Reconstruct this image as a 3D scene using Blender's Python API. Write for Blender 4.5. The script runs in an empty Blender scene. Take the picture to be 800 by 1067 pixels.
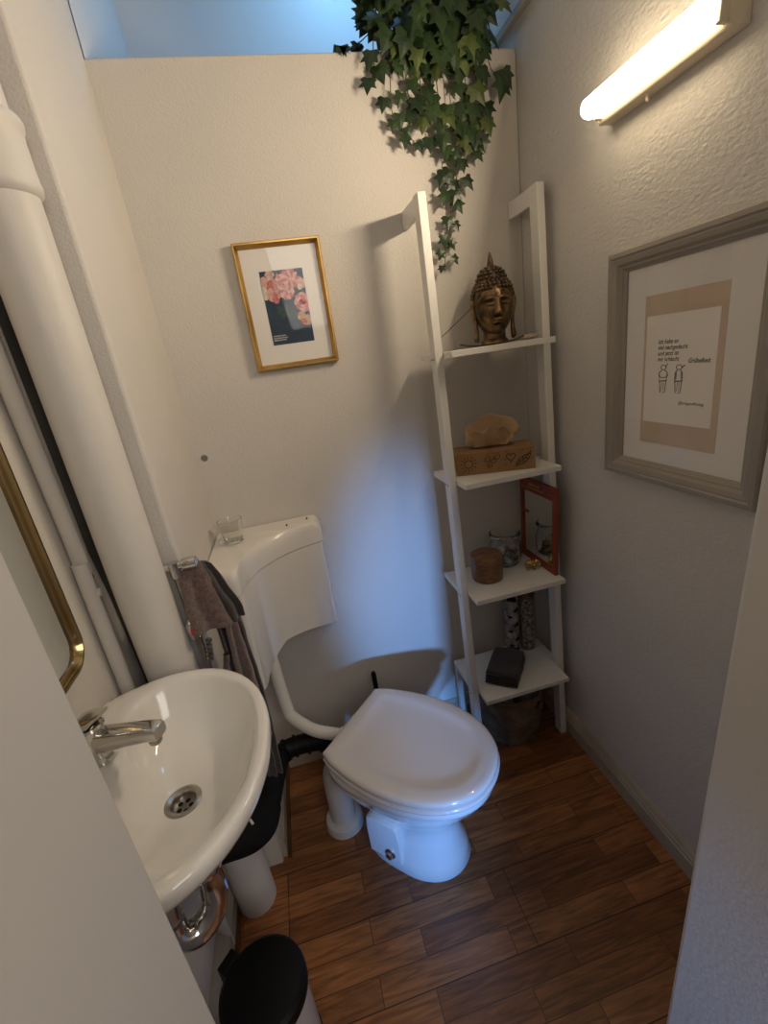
import bpy, bmesh, math, random
from mathutils import Vector, Matrix, noise
S = bpy.context.scene
COL = S.collection
PI = math.pi
random.seed(7)

# ------------------------------------------------------------------ materials
def mat(name, col, rough=.5, metal=0., bump=0., bscale=60., var=0., vscale=6., trans=0., ior=1.45,
        coat=0., emit=None, estr=0., spec=.5, col2=None, stretch=None, detail=4, sheen=0.):
    m = bpy.data.materials.new(name); m.use_nodes = True
    nt = m.node_tree; N = nt.nodes; L = nt.links
    b = N['Principled BSDF']
    b.inputs['Base Color'].default_value = (*col, 1)
    b.inputs['Roughness'].default_value = rough
    b.inputs['Metallic'].default_value = metal
    b.inputs['Transmission Weight'].default_value = trans
    b.inputs['IOR'].default_value = ior
    b.inputs['Coat Weight'].default_value = coat
    b.inputs['Coat Roughness'].default_value = .08
    b.inputs['Specular IOR Level'].default_value = spec
    b.inputs['Sheen Weight'].default_value = sheen
    if emit:
        b.inputs['Emission Color'].default_value = (*emit, 1)
        b.inputs['Emission Strength'].default_value = estr
    tc = N.new('ShaderNodeTexCoord')
    mp = N.new('ShaderNodeMapping'); L.new(tc.outputs['Object'], mp.inputs['Vector'])
    if stretch: mp.inputs['Scale'].default_value = stretch
    if var > 0:
        n = N.new('ShaderNodeTexNoise'); n.inputs['Scale'].default_value = vscale; n.inputs['Detail'].default_value = detail
        L.new(mp.outputs[0], n.inputs['Vector'])
        mx = N.new('ShaderNodeMix'); mx.data_type = 'RGBA'
        c2 = col2 if col2 else tuple(c * (1 - var) for c in col)
        mx.inputs[6].default_value = (*col, 1); mx.inputs[7].default_value = (*c2, 1)
        cr = N.new('ShaderNodeMapRange'); cr.inputs[1].default_value = .35; cr.inputs[2].default_value = .65
        L.new(n.outputs['Fac'], cr.inputs[0]); L.new(cr.outputs[0], mx.inputs[0])
        L.new(mx.outputs[2], b.inputs['Base Color'])
    if bump > 0:
        n2 = N.new('ShaderNodeTexNoise'); n2.inputs['Scale'].default_value = bscale; n2.inputs['Detail'].default_value = 5
        L.new(mp.outputs[0], n2.inputs['Vector'])
        bp = N.new('ShaderNodeBump'); bp.inputs['Strength'].default_value = bump; bp.inputs['Distance'].default_value = .004
        L.new(n2.outputs['Fac'], bp.inputs['Height']); L.new(bp.outputs[0], b.inputs['Normal'])
    return m

M = {}
M['wall'] = mat('wall_plaster', (.66, .62, .565), .85, bump=.42, bscale=210, var=.05, vscale=2.2)
M['wall_r'] = mat('wall_plaster_rough', (.62, .595, .56), .85, bump=.75, bscale=150, var=.06, vscale=3, stretch=(1, .55, 1))
M['jamb'] = mat('jamb_paint', (.60, .575, .545), .6, bump=.10, bscale=160, var=.03, vscale=3)
M['pipe_paint'] = mat('painted_pipe', (.68, .645, .59), .5, bump=.35, bscale=35, var=.04)
M['ceil'] = mat('ceiling_paint', (.70, .70, .69), .9, bump=.1, bscale=60)
M['cream'] = mat('cream_skirting', (.47, .41, .32), .4, var=.25, vscale=7, bump=.08, bscale=25)
M['strip'] = mat('beige_trim', (.40, .33, .25), .6, var=.2)
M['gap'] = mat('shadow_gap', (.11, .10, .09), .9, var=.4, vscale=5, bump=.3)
M['dark'] = mat('dark_gap', (.045, .042, .04), .9, var=.3, vscale=12, bump=.3)
M['wood_edge'] = mat('wood_edge', (.13, .055, .02), .45, var=.4, vscale=12)
M['ceramic'] = mat('ceramic', (.80, .79, .77), .07, coat=.6, spec=.6)
M['sink'] = mat('sink_ceramic', (.78, .75, .69), .09, coat=.6, spec=.6)
M['lid'] = mat('lid_plastic', (.74, .69, .66), .16, coat=.3)
M['cist'] = mat('cistern_plastic', (.78, .735, .665), .22, coat=.2)
M['whiteplastic'] = mat('white_plastic', (.66, .64, .61), .35)
M['chrome'] = mat('chrome', (.72, .70, .67), .12, metal=1, var=.15, vscale=20)
M['steel'] = mat('brushed_steel', (.50, .47, .43), .28, metal=1, var=.3, vscale=40)
M['black'] = mat('black_plastic', (.004, .004, .0045), .5, spec=.25, bump=.05)
M['blackfoam'] = mat('black_foam', (.006, .006, .0065), .8, spec=.25, bump=.5, bscale=140)
M['ladder'] = mat('white_lacquer', (.77, .75, .70), .42, var=.03, bump=.06, bscale=40)
M['goldframe'] = mat('gold_frame', (.62, .38, .12), .28, metal=1, var=.35, vscale=9)
M['brass'] = mat('polished_brass', (.60, .44, .20), .16, metal=1, var=.2)
M['mat_white'] = mat('mount_card', (.78, .75, .71), .8)
M['navy'] = mat('navy_print', (.024, .050, .095), .6, var=.4, vscale=60)
M['pink'] = mat('pink_petal', (.66, .22, .23), .7, var=.45, vscale=180)
M['pink2'] = mat('pale_pink_petal', (.72, .43, .38), .7, var=.3, vscale=180)
M['pink3'] = mat('deep_pink_petal', (.46, .09, .12), .7, var=.5, vscale=200)
M['creamp'] = mat('cream_petal', (.70, .60, .50), .7, var=.25, vscale=150)
M['leafp'] = mat('print_leaf', (.06, .11, .11), .7, var=.5, vscale=150)
M['taupe'] = mat('taupe_frame', (.31, .275, .235), .38, var=.08, vscale=12)
M['mount'] = mat('grey_mount', (.74, .71, .67), .8)
M['kraft_mount'] = mat('kraft_mount', (.58, .455, .335), .85, var=.08)
M['sheet'] = mat('drawing_sheet', (.80, .75, .68), .85)
M['ink'] = mat('ink', (.02, .018, .018), .8, var=.2)
M['redink'] = mat('red_dot', (.55, .03, .02), .5)
M['buddha'] = mat('bronze', (.33, .21, .10), .32, metal=.85, var=.75, vscale=30, bump=.25, bscale=90, col2=(.055, .035, .022))
def crease_shade(m, lo=.46, hi=.53):  # darkens creases by pointiness: occlusion shade put into the base colour
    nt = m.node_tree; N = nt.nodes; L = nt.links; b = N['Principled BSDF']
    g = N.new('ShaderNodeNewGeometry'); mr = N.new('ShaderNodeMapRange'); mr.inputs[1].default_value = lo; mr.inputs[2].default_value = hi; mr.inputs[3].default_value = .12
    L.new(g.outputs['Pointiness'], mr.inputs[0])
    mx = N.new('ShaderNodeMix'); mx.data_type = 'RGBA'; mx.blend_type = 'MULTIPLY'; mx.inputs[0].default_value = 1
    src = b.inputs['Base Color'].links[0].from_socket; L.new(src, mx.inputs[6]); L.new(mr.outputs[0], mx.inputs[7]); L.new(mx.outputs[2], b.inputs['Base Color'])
crease_shade(M['buddha'])
M['curl'] = mat('dark_bronze', (.15, .10, .062), .5, metal=.7, var=.6, vscale=60)
M['kraft'] = mat('kraft_box', (.31, .175, .08), .8, var=.12, vscale=40)
M['kraft_dark'] = mat('kraft_print', (.10, .045, .02), .85, var=.2)
M['tissue'] = mat('brown_tissue', (.55, .37, .21), .9, var=.12, bump=.3, bscale=120)
M['woodbox'] = mat('turned_wood', (.26, .125, .05), .4, var=.55, vscale=14, stretch=(3, 3, 14), coat=.2)
M['woodlid'] = mat('turned_wood_top', (.30, .155, .07), .38, var=.5, vscale=12, stretch=(2, 9, 3), coat=.2)
M['goldtoy'] = mat('gold_toy', (.62, .38, .12), .25, metal=1, var=.5, vscale=80)
M['redframe'] = mat('red_frame', (.27, .048, .018), .45, var=.25, vscale=20)
M['ochre'] = mat('ochre_print', (.62, .40, .16), .7, var=.2)
M['mirror'] = mat('mirror_glass', (.82, .84, .82), .02, metal=1)
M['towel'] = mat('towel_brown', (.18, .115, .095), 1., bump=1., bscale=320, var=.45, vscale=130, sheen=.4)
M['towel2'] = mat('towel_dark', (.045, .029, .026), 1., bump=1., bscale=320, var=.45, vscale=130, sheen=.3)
M['wicker'] = mat('wicker', (.24, .155, .09), .75, var=.5, vscale=18, bump=.15, bscale=90)
M['paper'] = mat('toilet_paper', (.42, .40, .38), .95, bump=.4, bscale=120)
M['speck'] = mat('speckled_can', (.38, .35, .31), .55, var=.9, vscale=95, col2=(.07, .055, .045))
M['speck2'] = mat('streaked_glaze', (.40, .36, .34), .5, var=.8, vscale=50, stretch=(1, 1, .35), col2=(.17, .14, .13))
M['brownglaze'] = mat('brown_cap', (.16, .09, .03), .45, var=.6, vscale=50)
M['stone'] = mat('beige_stone', (.50, .44, .36), .8, var=.4, vscale=60, bump=.3)
M['stick'] = mat('incense', (.11, .055, .03), .9, var=.2)
M['holder'] = mat('holder_wood', (.06, .035, .02), .5, var=.3)
M['binbody'] = mat('bin_white', (.55, .55, .56), .25, coat=.3)
M['pot'] = mat('dark_pot', (.03, .035, .03), .8, var=.3)
M['stem'] = mat('ivy_stem', (.10, .085, .035), .7, var=.4, vscale=60)
M['spot'] = mat('grey_spot', (.22, .20, .18), .9, var=.3, vscale=90)
M['lampbase'] = mat('lamp_housing', (.70, .62, .48), .4)
M['tube'] = mat('lamp_tube', (1, 1, 1), .4, emit=(1., .80, .52), estr=11)
M['seam'] = mat('seam', (.28, .25, .22), .6)

def leaf_mat():
    m = mat('ivy_leaf', (.032, .060, .018), .36, var=.7, vscale=14, col2=(.011, .024, .010), bump=.25, bscale=70)
    nt = m.node_tree
    b = nt.nodes['Principled BSDF']; b.inputs['Subsurface Weight'].default_value = 0
    return m
M['leaf'] = leaf_mat()
M['leaf2'] = mat('ivy_leaf_young', (.085, .115, .028), .45, var=.5, vscale=12, bump=.25, bscale=70)

def glass_mat(name, col=(1, 1, 1)):
    m = mat(name, col, .0, trans=1., ior=1.45)
    return m
M['glass'] = glass_mat('clear_glass', (.97, .99, .97))

def frame_glass():
    # thin glazing: mostly see-through, with a clear glossy film
    m = bpy.data.materials.new('glazing'); m.use_nodes = True
    nt = m.node_tree; N = nt.nodes; L = nt.links
    for n in list(N):
        if n.type != 'OUTPUT_MATERIAL': N.remove(n)
    out = [n for n in N if n.type == 'OUTPUT_MATERIAL'][0]
    tr = N.new('ShaderNodeBsdfTransparent'); gl = N.new('ShaderNodeBsdfGlossy'); gl.inputs['Roughness'].default_value = .03
    fr = N.new('ShaderNodeMath'); fr.operation = 'MULTIPLY_ADD'; lw = N.new('ShaderNodeLayerWeight'); lw.inputs['Blend'].default_value = .35
    L.new(lw.outputs['Facing'], fr.inputs[0]); fr.inputs[1].default_value = .10; fr.inputs[2].default_value = .03
    mx = N.new('ShaderNodeMixShader')
    L.new(fr.outputs[0], mx.inputs[0]); L.new(tr.outputs[0], mx.inputs[1]); L.new(gl.outputs[0], mx.inputs[2])
    L.new(mx.outputs[0], out.inputs[0])
    return m
M['glazing'] = frame_glass()

def floor_mat():
    m = bpy.data.materials.new('laminate'); m.use_nodes = True
    nt = m.node_tree; N = nt.nodes; L = nt.links; b = N['Principled BSDF']
    tc = N.new('ShaderNodeTexCoord')
    mp = N.new('ShaderNodeMapping'); L.new(tc.outputs['Object'], mp.inputs[0]); mp.inputs['Location'].default_value = (.13, .021, 0)
    def brick(w, h, off, c1, c2, mort, ms=.0012):
        br = N.new('ShaderNodeTexBrick'); br.offset = off; br.offset_frequency = 2; br.squash = 1
        br.inputs['Scale'].default_value = 1; br.inputs['Brick Width'].default_value = w; br.inputs['Row Height'].default_value = h
        br.inputs['Mortar Size'].default_value = ms; br.inputs['Mortar Smooth'].default_value = .3
        br.inputs['Color1'].default_value = (*c1, 1); br.inputs['Color2'].default_value = (*c2, 1); br.inputs['Mortar'].default_value = (*mort, 1)
        br.inputs['Bias'].default_value = 0
        L.new(mp.outputs[0], br.inputs['Vector']); return br
    b1 = brick(.36, .066, .37, (.42, .175, .058), (.215, .080, .026), (.09, .034, .012))
    b2 = brick(1.29, .198, .5, (1, 1, 1), (.82, .80, .78), (.16, .14, .12), .0016)
    def mul(a, c, f=1.):
        x = N.new('ShaderNodeMix'); x.data_type = 'RGBA'; x.blend_type = 'MULTIPLY'; x.inputs[0].default_value = f
        L.new(a, x.inputs[6]); L.new(c, x.inputs[7]); return x.outputs[2]
    # grain
    g = N.new('ShaderNodeMapping'); g.inputs['Scale'].default_value = (4, 42, 1); L.new(tc.outputs['Object'], g.inputs[0])
    addv = N.new('ShaderNodeVectorMath'); addv.operation = 'MULTIPLY_ADD'
    L.new(b1.outputs['Color'], addv.inputs[0]); addv.inputs[1].default_value = (60, 60, 60); L.new(g.outputs[0], addv.inputs[2])
    n = N.new('ShaderNodeTexNoise'); n.inputs['Scale'].default_value = 1.5; n.inputs['Detail'].default_value = 8; n.inputs['Distortion'].default_value = 1.4
    L.new(addv.outputs[0], n.inputs['Vector'])
    cr = N.new('ShaderNodeValToRGB'); cr.color_ramp.elements[0].position = .32; cr.color_ramp.elements[0].color = (.42, .38, .35, 1)
    cr.color_ramp.elements[1].position = .68; cr.color_ramp.elements[1].color = (1.25, 1.2, 1.15, 1)
    L.new(n.outputs['Fac'], cr.inputs[0])
    c = mul(mul(b1.outputs['Color'], b2.outputs['Color'], .85), cr.outputs[0], .9)
    L.new(c, b.inputs['Base Color'])
    b.inputs['Roughness'].default_value = .36
    bp = N.new('ShaderNodeBump'); bp.inputs['Strength'].default_value = .15; bp.inputs['Distance'].default_value = .002
    L.new(n.outputs['Fac'], bp.inputs['Height']); L.new(bp.outputs[0], b.inputs['Normal'])
    return m
M['floor'] = floor_mat()

# ------------------------------------------------------------------ helpers
def world_loc(o):
    v = Vector(o.location)
    p = o.parent
    while p: v += Vector(p.location); p = p.parent
    return v

def obj(name, bm, m, parent=None, loc=None, smooth=False, label=None, cat=None, group=None, kind=None, bevel=0, subsurf=0, solid=0, recalc=True):
    """link bm (world coordinates) as one mesh object whose origin is loc (or its parent's origin)"""
    if recalc: bmesh.ops.recalc_face_normals(bm, faces=bm.faces)
    if loc is None:
        if parent is not None: loc = world_loc(parent)
        else:
            vs = [v.co for v in bm.verts]
            loc = Vector(((min(v.x for v in vs) + max(v.x for v in vs)) / 2, (min(v.y for v in vs) + max(v.y for v in vs)) / 2, min(v.z for v in vs)))
    loc = Vector(loc)
    bmesh.ops.translate(bm, verts=bm.verts, vec=-loc)
    me = bpy.data.meshes.new(name); bm.to_mesh(me); bm.free()
    if isinstance(m, (list, tuple)):
        for x in m: me.materials.append(x)
    else: me.materials.append(m)
    if smooth:
        for p in me.polygons: p.use_smooth = True
        if smooth != 'all' :
            try: me.set_sharp_from_angle(angle=math.radians(38 if smooth is True else smooth))
            except Exception: pass
    o = bpy.data.objects.new(name, me); COL.objects.link(o)
    if parent is not None:
        o.parent = parent; o.location = loc - world_loc(parent)
    else: o.location = loc
    if bevel:
        md = o.modifiers.new('bevel', 'BEVEL'); md.width = bevel; md.segments = 3; md.limit_method = 'ANGLE'; md.angle_limit = math.radians(40)
        for p in me.polygons: p.use_smooth = True
        try: me.set_sharp_from_angle(angle=math.radians(60))
        except Exception: pass
        md.harden_normals = False
    if solid:
        md = o.modifiers.new('solid', 'SOLIDIFY'); md.thickness = solid; md.offset = 0
    if subsurf:
        md = o.modifiers.new('sub', 'SUBSURF'); md.levels = subsurf; md.render_levels = subsurf
    tag(o, label, cat, group, kind)
    return o

def tag(o, label=None, cat=None, group=None, kind=None):
    if label: o['label'] = label
    if cat: o['category'] = cat
    if group: o['group'] = group
    if kind: o['kind'] = kind
    return o

def thing(name, loc, label, cat, group=None):
    o = bpy.data.objects.new(name, None); COL.objects.link(o); o.location = loc; o.empty_display_size = .05
    return tag(o, label, cat, group)

def box(bm, x0, x1, y0, y1, z0, z1, mi=0, rot=None, piv=None):
    r = bmesh.ops.create_cube(bm, size=1)
    vs = r['verts']
    for v in vs:
        v.co = Vector(((x0 + x1) / 2 + v.co.x * (x1 - x0), (y0 + y1) / 2 + v.co.y * (y1 - y0), (z0 + z1) / 2 + v.co.z * (z1 - z0)))
    if rot is not None:
        bmesh.ops.rotate(bm, verts=vs, cent=Vector(piv), matrix=rot)
    for f in {f for v in vs for f in v.link_faces}: f.material_index = mi
    return vs

def NB(): return bmesh.new()

def B(*a, **k):
    bm = NB(); box(bm, *a, **k); return bm

def catmull(pts, n=8):
    pts = [Vector(p) for p in pts]
    if len(pts) < 3: return pts
    out = []
    P = [pts[0] * 2 - pts[1]] + pts + [pts[-1] * 2 - pts[-2]]
    for i in range(1, len(P) - 2):
        p0, p1, p2, p3 = P[i - 1:i + 3]
        for k in range(n):
            t = k / n
            out.append(.5 * ((2 * p1) + (p2 - p0) * t + (2 * p0 - 5 * p1 + 4 * p2 - p3) * t * t + (3 * p1 - p0 - 3 * p2 + p3) * t ** 3))
    out.append(pts[-1])
    return out

def tube(bm, pts, r, seg=16, smooth=0, cap=True, mi=0):
    """sweep a circle along pts; r a number or a list"""
    if smooth: 
        n0 = len(pts); pts2 = catmull(pts, smooth)
        if isinstance(r, (list, tuple)):
            rr = []
            for i in range(len(pts2)):
                t = i / (len(pts2) - 1) * (n0 - 1); k = min(int(t), n0 - 2); rr.append(r[k] * (1 - t + k) + r[k + 1] * (t - k))
            r = rr
        pts = pts2
    pts = [Vector(p) for p in pts]
    if not isinstance(r, (list, tuple)): r = [r] * len(pts)
    rings = []
    t0 = (pts[1] - pts[0]).normalized()
    up = Vector((0, 0, 1)) if abs(t0.z) < .9 else Vector((1, 0, 0))
    nrm = t0.cross(up).normalized()
    for i, p in enumerate(pts):
        t = (pts[min(i + 1, len(pts) - 1)] - pts[max(i - 1, 0)]).normalized()
        nrm = (nrm - t * nrm.dot(t)).normalized(); bi = t.cross(nrm)
        rings.append([bm.verts.new(p + (nrm * math.cos(a) + bi * math.sin(a)) * r[i]) for a in [2 * PI * k / seg for k in range(seg)]])
    fs = bridge(bm, rings)
    if cap:
        fs += [bm.faces.new(list(reversed(rings[0]))), bm.faces.new(rings[-1])]
    for f in fs: f.material_index = mi
    return rings

def bridge(bm, rings, closed=True):
    fs = []
    for a, b in zip(rings, rings[1:]):
        n = len(a)
        for k in range(n if closed else n - 1):
            fs.append(bm.faces.new((a[k], a[(k + 1) % n], b[(k + 1) % n], b[k])))
    return fs

def lathe(bm, c, prof, seg=40, axis='z', cap=(True, True), mi=0, rotm=None):
    """prof: list of (r, h) around c"""
    c = Vector(c); rings = []
    for r, h in prof:
        ring = []
        for k in range(seg):
            a = 2 * PI * k / seg
            v = Vector((r * math.cos(a), r * math.sin(a), h))
            if axis == 'y': v = Vector((v.x, v.z, v.y))
            if axis == 'x': v = Vector((v.z, v.x, v.y))
            if rotm is not None: v = rotm @ v
            ring.append(bm.verts.new(c + v))
        rings.append(ring)
    fs = bridge(bm, rings)
    if cap[0]: fs.append(bm.faces.new(rings[0]))
    if cap[1]: fs.append(bm.faces.new(rings[-1]))
    for f in fs: f.material_index = mi
    return rings

def loft(bm, rings_pts, cap=(True, True)):
    rings = [[bm.verts.new(p) for p in r] for r in rings_pts]
    bridge(bm, rings)
    if cap[0]: bm.faces.new(rings[0])
    if cap[1]: bm.faces.new(rings[-1])
    return rings

def prism(bm, pts, z0, z1, mi=0):
    """vertical prism from a plan outline"""
    a = [bm.verts.new((p[0], p[1], z0)) for p in pts]; b = [bm.verts.new((p[0], p[1], z1)) for p in pts]
    fs = bridge(bm, [a, b]) + [bm.faces.new(a), bm.faces.new(b)]
    for f in fs: f.material_index = mi

def ell(bm, c, r, seg=20, rings=12, rot=None, mi=0):
    q = bmesh.ops.create_uvsphere(bm, u_segments=seg, v_segments=rings, radius=1)
    for v in q['verts']:
        p = Vector((v.co.x * r[0], v.co.y * r[1], v.co.z * r[2]))
        if rot is not None: p = rot @ p
        v.co = p + Vector(c)
    for f in {f for v in q['verts'] for f in v.link_faces}: f.material_index = mi
    return q['verts']

RW = [1.]
def ribbon(bm, pts, w, to3, mi=0):
    """a flat stroke of width w through the 2-D points pts; to3 maps (u, v) to space"""
    pts = [Vector((p[0], p[1])) for p in pts]; w = w * RW[0]
    l, r = [], []
    for i, p in enumerate(pts):
        t = (pts[min(i + 1, len(pts) - 1)] - pts[max(0, i - 1)])
        if t.length < 1e-9: t = Vector((1, 0))
        t.normalize(); n = Vector((-t.y, t.x)) * w / 2
        l.append(bm.verts.new(to3(*(p + n)))); r.append(bm.verts.new(to3(*(p - n))))
    for i in range(len(pts) - 1):
        f = bm.faces.new((l[i], l[i + 1], r[i + 1], r[i])); f.material_index = mi

def text_bm(body, size, to3, shear=.15, extra=.0, space=1.0, line=1.0):
    c = bpy.data.curves.new('t', 'FONT'); c.body = body; c.size = size; c.shear = shear; c.offset = extra; c.resolution_u = 3
    c.space_line = line; c.space_character = space
    o = bpy.data.objects.new('t', c); COL.objects.link(o)
    dg = bpy.context.evaluated_depsgraph_get(); dg.update()
    me = bpy.data.meshes.new_from_object(o.evaluated_get(dg))
    bm = NB(); bm.from_mesh(me)
    for v in bm.verts: v.co = Vector(to3(v.co.x, v.co.y))
    bpy.data.objects.remove(o); bpy.data.curves.remove(c); bpy.data.meshes.remove(me)
    return bm

def join(bm, other):
    me = bpy.data.meshes.new('tmp'); other.to_mesh(me); bm.from_mesh(me); other.free(); bpy.data.meshes.remove(me)

# ------------------------------------------------------------------ the room
XR, XL, XLR, YB, ZP = .8625, -.29, -.46, 1.5, 2.285
YF = 2.32
def struct(name, bm, m, smooth=False, bevel=0, label=None, parent=None):
    return obj(name, bm, m, parent, smooth=smooth, bevel=bevel, kind=None if parent else 'structure', label=label)

bm = NB(); box(bm, -1.9, 1.6, -2.6, 1.62, -.05, 0); struct('floor', bm, M['floor'], label='brown laminate floor with short staggered wood strips')
bm = NB(); box(bm, -1.9, 1.6, -2.6, 2.5, 3.05, 3.1); struct('ceiling', bm, M['ceil'], label='pale ceiling above the partition')
# partition (back wall) and the far wall above it
bm = NB(); box(bm, XLR - .1, XR, YB, YB + .12, 0, ZP); struct('wall_back', bm, M['wall'], bevel=.006, label='cream plaster partition behind the toilet, open above')
bm = NB(); box(bm, -.7, XR + .1, YF, YF + .1, 0, 3.05); struct('wall_far', bm, M['ceil'], label='blue-lit wall beyond the top of the partition')
bm = NB(); box(bm, XR, XR + .1, .30, YF, 0, 3.05); struct('wall_right', bm, M['wall_r'], label='rough plastered wall carrying the lamp and the large frame')
# left wall: the recessed part and the chase
bm = NB(); box(bm, XLR - .1, XLR, .30, YF, 0, 3.05); struct('wall_left', bm, M['wall'], label='cream wall behind the wash basin and mirror')
bm = NB()
prof = [(1.11, 0), (1.035, 1.08), (1.015, 1.2), (1.012, 3.05)]
for x in (XLR, XL):
    pass
a = [bm.verts.new((XLR, y, z)) for y, z in prof] + [bm.verts.new((XLR, YB + .02, 3.05)), bm.verts.new((XLR, YB + .02, 0))]
b = [bm.verts.new((XL, y, z)) for y, z in prof] + [bm.verts.new((XL, YB + .02, 3.05)), bm.verts.new((XL, YB + .02, 0))]
bridge(bm, [a, b]); bm.faces.new(a); bm.faces.new(b)
struct('wall_chase', bm, M['wall'], bevel=.008, label='boxed-out cream wall corner between the stack pipe and the cistern')
bm = NB(); box(bm, XLR, XL, YB, YF, ZP - .3, 3.05); struct('wall_upper_left', bm, M['ceil'], label='bright blue-lit return wall above the partition')
# door reveals the camera looks out of
bm = NB()
a = [bm.verts.new((x, y, 0)) for x, y in ((-.18, -.06), (-.18, .30), (-.7, .30), (-.7, -.06))]
b = [bm.verts.new((x, y, 3.05)) for x, y in ((-.18, -.06), (-.18, .30), (-.7, .30), (-.7, -.06))]
bridge(bm, [a, b]); bm.faces.new(a); bm.faces.new(b)
struct('wall_front_left', bm, M['jamb'], bevel=.004, label='smooth painted left side of the doorway')
bm = NB()
def rx(z): return .328 + (z / 1.404) * .065
a = [bm.verts.new((x, y, 0)) for x, y in ((rx(0), -.06), (rx(0), .30), (1.1, .30), (1.1, -.06))]
b = [bm.verts.new((x, y, 3.05)) for x, y in ((rx(3.05), -.06), (rx(3.05), .30), (1.1, .30), (1.1, -.06))]
bridge(bm, [a, b]); bm.faces.new(a); bm.faces.new(b)
struct('wall_front_right', bm, M['jamb'], bevel=.006, label='painted right side of the doorway, slightly out of plumb')
for (y, z) in ((.237, .931), (.256, .752)):
    pass
# hallway shell behind the camera
bm = NB(); box(bm, -1.9, 1.6, -2.6, -2.55, 0, 3.05); struct('wall_hall', bm, M['wall'])
bm = NB(); box(bm, 1.5, 1.6, -2.55, -.06, 0, 3.05); struct('wall_hall_right', bm, M['wall'])
bm = NB(); box(bm, -1.9, -1.8, -2.55, -.06, 0, 3.05); struct('wall_hall_left', bm, M['wall'])
bm = NB(); box(bm, -1.8, -.7, -.06, .3, 0, 3.05); struct('wall_hall_front_left', bm, M['wall'])
bm = NB(); box(bm, 1.1, 1.5, -.06, .3, 0, 3.05); struct('wall_hall_front_right', bm, M['wall'])

def skirting(name, p0, p1, nrm, h=.092, t=.02, m=None, label=None):
    """moulded profile extruded from p0 to p1; nrm points into the room"""
    bm = NB(); p0 = Vector(p0); p1 = Vector(p1); n = Vector(nrm)
    pr = [(0, 0), (t, 0), (t, h * .62), (t * .80, h * .66), (t * .86, h * .72), (t * .86, h * .76), (t * .62, h * .80), (t * .62, h * .86), (t * .30, h * .97), (t * .05, h), (0, h)]
    r = [[bm.verts.new(p + n * a + Vector((0, 0, b))) for a, b in pr] for p in (p0, p1)]
    bridge(bm, r); bm.faces.new(r[0]); bm.faces.new(r[1])
    return obj(name, bm, m or M['cream'], kind='structure', label=label)
skirting('baseboard_right', (XR, .31, 0), (XR, YB, 0), (-1, 0, 0), label='cream moulded skirting board along the right wall')
skirting('baseboard_back', (XL + .03, YB, 0), (XR - .02, YB, 0), (0, -1, 0), h=.09)
skirting('baseboard_chase', (XL, 1.13, 0), (XL, YB, 0), (1, 0, 0), h=.10, t=.014)
skirting('baseboard_left', (XLR, .31, 0), (XLR, 1.10, 0), (1, 0, 0), h=.10, t=.03)
obj('trim_1', B(XL + .014, XL + .026, 1.12, YB - .02, 0, .014), M['wood_edge'], kind='structure', label='thin brown wood bead at the foot of the left skirting')
obj('trim_2', B(XLR + .03, XLR + .042, .31, 1.09, 0, .014), M['wood_edge'], kind='structure')
obj('trim_3', B(XR - .016, XR, .31, YF, 2.338, 2.356), M['strip'], kind='structure', label='beige strip high on the right wall')
# dark strip whose colour stands in for the deep shade beside the stack pipe
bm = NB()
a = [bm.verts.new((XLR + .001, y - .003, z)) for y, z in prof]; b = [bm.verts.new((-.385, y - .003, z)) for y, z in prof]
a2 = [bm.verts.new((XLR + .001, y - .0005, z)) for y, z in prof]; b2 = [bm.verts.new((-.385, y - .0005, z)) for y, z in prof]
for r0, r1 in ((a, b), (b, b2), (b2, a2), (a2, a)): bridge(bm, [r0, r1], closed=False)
obj('trim_shade', bm, M['gap'], kind='structure', label='dark strip painted as shade between the two vertical pipes')
# little grey spot on the partition
bm = NB(); lathe(bm, (-.265, YB, 1.281), [(.0105, -.0012), (.009, -.002)], axis='y', seg=18, cap=(True, True))
obj('wall_plug', bm, M['spot'], label='small round grey plug in the back wall above the cistern', cat='wall plug')

# ------------------------------------------------------------------ pipes on the left
t = thing('soil_pipe', (-.372, 1.035, 0), 'thick cream-painted vertical soil pipe with a socket collar near the top', 'pipe')
px, py = -.361, .955
def pp(z):
    k = min(1, z / 1.1); return Vector((-.372 + (px + .372) * k, 1.035 + (py - 1.035) * k, z))
bm = NB(); rng = random.Random(3)
tube(bm, [pp(0), pp(.3), pp(.6), pp(.9), pp(1.1), pp(1.3), pp(1.6), pp(1.86)], [.056, .055, .054, .053, .0515, .051, .0505, .0505], 40)
obj('pipe_body', bm, M['pipe_paint'], t, smooth=True)
bm = NB(); c = pp(1.5); lathe(bm, (px, py, 0), [(.0505, 1.822), (.057, 1.828), (.059, 1.838), (.057, 1.848), (.056, 1.90), (.057, 1.912), (.060, 1.918), (.061, 1.925), (.058, 1.932), (.049, 1.94)], 40, cap=(False, False))
obj('collar', bm, M['pipe_paint'], t, smooth=True)
bm = NB(); tube(bm, [(px, py, 1.93), (px, py, 3.05)], .048, 32); obj('upper_pipe', bm, M['pipe_paint'], t, smooth=True)
t = thing('thin_pipe', (-.44, .925, 0), 'slim cream-painted vertical pipe between the mirror and the soil pipe', 'pipe')
bm = NB(); tube(bm, [(-.4435, .925, 0), (-.4435, .925, 1.12), (-.4435, .935, 1.2), (-.4435, .925, 1.7), (-.4435, .925, 3.05)], .0145, 20, smooth=4)
obj('pipe_body', bm, M['pipe_paint'], t, smooth=True)
bm = NB(); tube(bm, [(-.4435, .928, 1.128), (-.4435, .935, 1.142)], .0175, 20); obj('pipe_clip', bm, M['pipe_paint'], t, smooth=True)

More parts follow.
